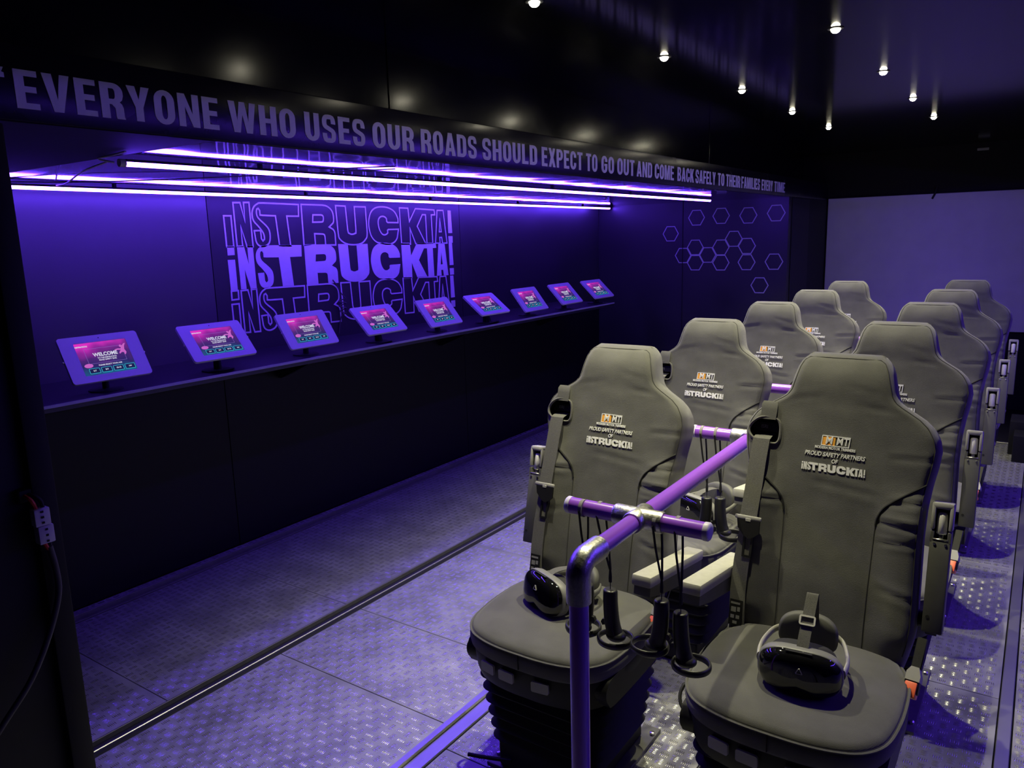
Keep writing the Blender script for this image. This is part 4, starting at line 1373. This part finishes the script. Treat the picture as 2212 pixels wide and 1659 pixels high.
def make_headset(strap_up=True):
    t = thing('vr_headset', '', 'headset')
    zc = 0.058
    curve = lambda x: 1.6 * x * x          # visor wraps backwards at the sides
    bm = B()
    rings = []
    for k, y in ((0.06, -0.0005), (0.35, 0.0), (0.62, 0.001), (0.80, 0.004), (0.90, 0.009), (0.965, 0.017), (0.99, 0.026)):
        rings.append([bm.verts.new((x, y + curve(x), z + zc)) for x, z in bean(k)])
    loft(bm, rings)
    vis = obj('visor', bm, 'gloss', t, True, 80)
    bm = B()
    rings = []
    for k, y in ((0.985, 0.024), (1.01, 0.028), (1.02, 0.040), (0.98, 0.052), (0.88, 0.058)):
        rings.append([bm.verts.new((x, y + curve(x) * 0.9, z + zc)) for x, z in bean(k)])
    loft(bm, rings)
    obj('housing', bm, 'hs_grey', t, True, 80)
    bm = B()
    rings = []
    for k, y in ((0.88, 0.055), (0.86, 0.080), (0.80, 0.100)):
        rings.append([bm.verts.new((x, y + curve(x) * 0.6, z * 0.95 + zc)) for x, z in bean(k, 1.6)])
    loft(bm, rings)
    obj('face_cushion', bm, 'hs_dark', t, True, 80)
    bm = B()
    tri = [(0.0, 0.0085), (-0.0078, -0.0055), (0.0078, -0.0055)]
    tp = []
    for i in range(3):
        a, b, c = Vector(tri[i - 1]), Vector(tri[i]), Vector(tri[(i + 1) % 3])
        for f in (0.25, 0.08):
            tp.append(b.lerp(a, f))
        for f in (0.08, 0.25):
            tp.append(b.lerp(c, f))
    tube(bm, [(p.x + 0.004, -0.0012, p.y + zc + 0.016) for p in tp], 0.0013, 6, closed=True)
    obj('triangle_mark', bm, 'hs_light', vis)
    bm = B(); box(bm, -0.03, 0.03, 0.012, 0.018, zc + 0.0545, zc + 0.0575, 0.001, 1)
    obj('top_vent', bm, 'hs_dark', t)
    for s in (-1, 1):
        bm = B()
        pts = cat([(s * 0.096, 0.050, zc + 0.004), (s * 0.100, 0.085, zc + 0.008), (s * 0.097, 0.125, zc + 0.012), (s * 0.082, 0.175, zc + 0.018), (s * 0.055, 0.205, zc + 0.022)], 5)
        tube(bm, pts, [0.013 - 0.004 * i / len(pts) for i in range(len(pts))], 10, sx=1.0, sy=0.42)
        obj('side_arm', bm, 'hs_light' if strap_up else 'hs_grey', t)
    bm = B()
    rings = []
    for k, dy in ((0.55, 0.0), (0.9, 0.003), (1.0, 0.010), (1.0, 0.020), (0.9, 0.028), (0.5, 0.031)):
        rings.append([bm.verts.new((x * 0.74, 0.178 + dy - 3.2 * x * x * 0.55, z * 0.86 + zc + 0.026)) for x, z in bean(k, -0.4)])
    loft(bm, rings)
    obj('rear_pad', bm, 'hs_pad', t, True, 80)
    bm = B()
    if strap_up:
        path = [(0.004, 0.035, zc + 0.046), (0.006, 0.055, zc + 0.075), (0.009, 0.085, zc + 0.112), (0.012, 0.115, zc + 0.150), (0.013, 0.124, zc + 0.158), (0.013, 0.131, zc + 0.150), (0.012, 0.150, zc + 0.112), (0.010, 0.178, zc + 0.070), (0.008, 0.192, zc + 0.045)]
    else:
        path = [(0.0, 0.035, zc + 0.046), (0.0, 0.07, zc + 0.062), (0.0, 0.11, zc + 0.066), (0.0, 0.15, zc + 0.062), (0.0, 0.185, zc + 0.045)]
    pts = cat(path, 4)
    nr = []
    for i in range(len(pts)):
        d = (pts[min(i + 1, len(pts) - 1)] - pts[max(i - 1, 0)]).normalized()
        nr.append(Vector((1, 0, 0)).cross(d).normalized())
    ribbon(bm, pts, (1, 0, 0), 0.027, 0.0022, nr)
    st_ = obj('top_strap', bm, 'webbing', t)
    if strap_up:
        bm = B()
        bmtx = basis((1, 0, 0), Vector((0, 0.62, 0.78)).normalized(), Vector((0, -0.78, 0.62)).normalized(), (0.0085, 0.078, zc + 0.108))
        outline(bm, rrect(-0.0165, 0.0165, -0.010, 0.010, 0.003, 3), 0.004, 0.0, 0.004, bmtx)
        obj('strap_buckle', bm, 'hs_light', st_)
    return t


def place(t, x, y, z, deg, label, pitch=0.0):
    t.location = (x, y, z)
    t.rotation_euler = (math.radians(pitch), 0, math.radians(deg))
    t['label'] = label
    t['group'] = 'headsets lying on the seats'


place(make_headset(True), -0.402, 1.712, 0.5135, 6, 'black headset with upright strap on the cushion right of the rail, nearest camera')
place(make_headset(False), -1.178, 1.765, 0.508, -24, 'black headset on the cushion left of the rail, beside the purple post', -10)
h3 = make_headset(False)
place(h3, -1.035, 2.62, 0.513, -22, 'black headset on the second-row left seat behind hanging controllers')

# ------------------------------------------------------------------ hand controllers on lanyards


def controller(x, y, ztop, ox, oy, yaw, label, barx, grp, thick=0.0030, tilt=0.0):
    """hangs upside down: handle end up at ztop, tracking ring below"""
    t = thing('hand_controller', label, 'controller', (x, y, ztop), 0, grp)
    u = Vector((math.cos(yaw), math.sin(yaw), 0))
    bm = B()
    pts = cat([(0, 0, 0.0), (0, 0, -0.006), (0, 0, -0.03), u * 0.002 + Vector((0, 0, -0.065)), u * 0.006 + Vector((0, 0, -0.095)), u * 0.012 + Vector((0, 0, -0.115))], 4)
    n_ = len(pts)
    rad = [0.009, 0.013, 0.0160, 0.0172] + [0.0178 + 0.003 * (i / n_) for i in range(n_ - 4)]
    tube(bm, pts, rad, 16, sx=1.0, sy=1.0)
    h = obj('handle', bm, 'ctl', t, True, 70)
    bm = B()
    bmesh.ops.create_uvsphere(bm, u_segments=18, v_segments=10, radius=1.0, matrix=Matrix.Translation(u * 0.015 + Vector((0, 0, -0.121))) @ Matrix.Rotation(yaw, 4, 'Z') @ Matrix.Diagonal((0.026, 0.022, 0.015, 1)))
    obj('button_head', bm, 'ctl', t, True, 80)
    c = Vector((ox, oy, -0.128))
    bm = B()
    rr = 0.0435
    axis = Matrix.Rotation(tilt, 4, u)
    ring = [c + (axis @ Vector((rr * math.cos(q), rr * 0.94 * math.sin(q), 0))) for q in [2 * PI * k / 36 for k in range(36)]]
    tube(bm, ring, 0.0052, 10, closed=True, sx=1.7, sy=0.8)
    obj('tracking_ring', bm, 'ctl', t, True, 70)
    bm = B()
    prism(bm, [[(-.004, -.008), (.007, -.012), (.011, -.004), (.007, .004), (-.002, .006)]], -.005, .005, Matrix.Translation((0, 0, -0.088)) @ basis(-u, (0, 0, 1), u.cross(Vector((0, 0, 1))), -u * 0.014))
    obj('trigger', bm, 'ctl', t, True)
    bm = B()
    dx = barx - x
    zb = RZ - ztop
    split = 0.055
    tube(bm, [(0, 0, -0.002), (0, 0, 0.018)], 0.0011, 6)
    tube(bm, [(0, 0, 0.018), (0, 0, 0.032), (0, 0, split)], [0.0042, 0.0046, 0.0024], 8)
    for s in (-1, 1):
        tube(bm, [(s * 0.001, 0, split - 0.004), (dx * .6 + s * 0.003, s * 0.012, zb * .6 + split * .3), (dx + s * 0.001, s * 0.0215, zb)], thick, 6)
    q = [(dx, 0.0226 * math.cos(a), zb + 0.0226 * math.sin(a)) for a in [2 * PI * k / 20 for k in range(20)]]
    lan = obj('lanyard', bm, 'strap', t, True)
    bm = B()
    tube(bm, [(dx - 0.0045, 0, zb), (dx + 0.0045, 0, zb)], RR + 0.0014, 24)
    obj('bar_loop', bm, 'band', t, True)
    return t


G1 = 'hand controllers hanging from the front handle bars'
G2 = 'hand controllers hanging from the second handle bars'
controller(-0.886, TY[0] - 0.004, 0.742, -0.018, 0.012, PI, 'black ring controller half hidden behind the purple post, leftmost', -0.893, G1)
controller(-0.824, TY[0] + 0.004, 0.740, 0.016, -0.004, 0.0, 'black ring controller hanging just right of the purple post', -0.850, G1)
controller(-0.684, TY[0] - 0.006, 0.752, -0.030, 0.0, PI, 'black ring controller with its ring to the left, below the right front bar', -0.697, G1)
controller(-0.640, TY[0] + 0.004, 0.728, 0.028, 0.0, 0.0, 'rightmost black ring controller of the four on the front bars', -0.648, G1)
controller(-0.889, TY[1], 0.715, -0.036, 0.0, PI, 'black controller on the second bars with its ring pointing left', -0.907, G2)
controller(-0.842, TY[1], 0.722, 0.046, 0.0, 0.0, 'black controller on the second bars with its ring pointing right', -0.858, G2)
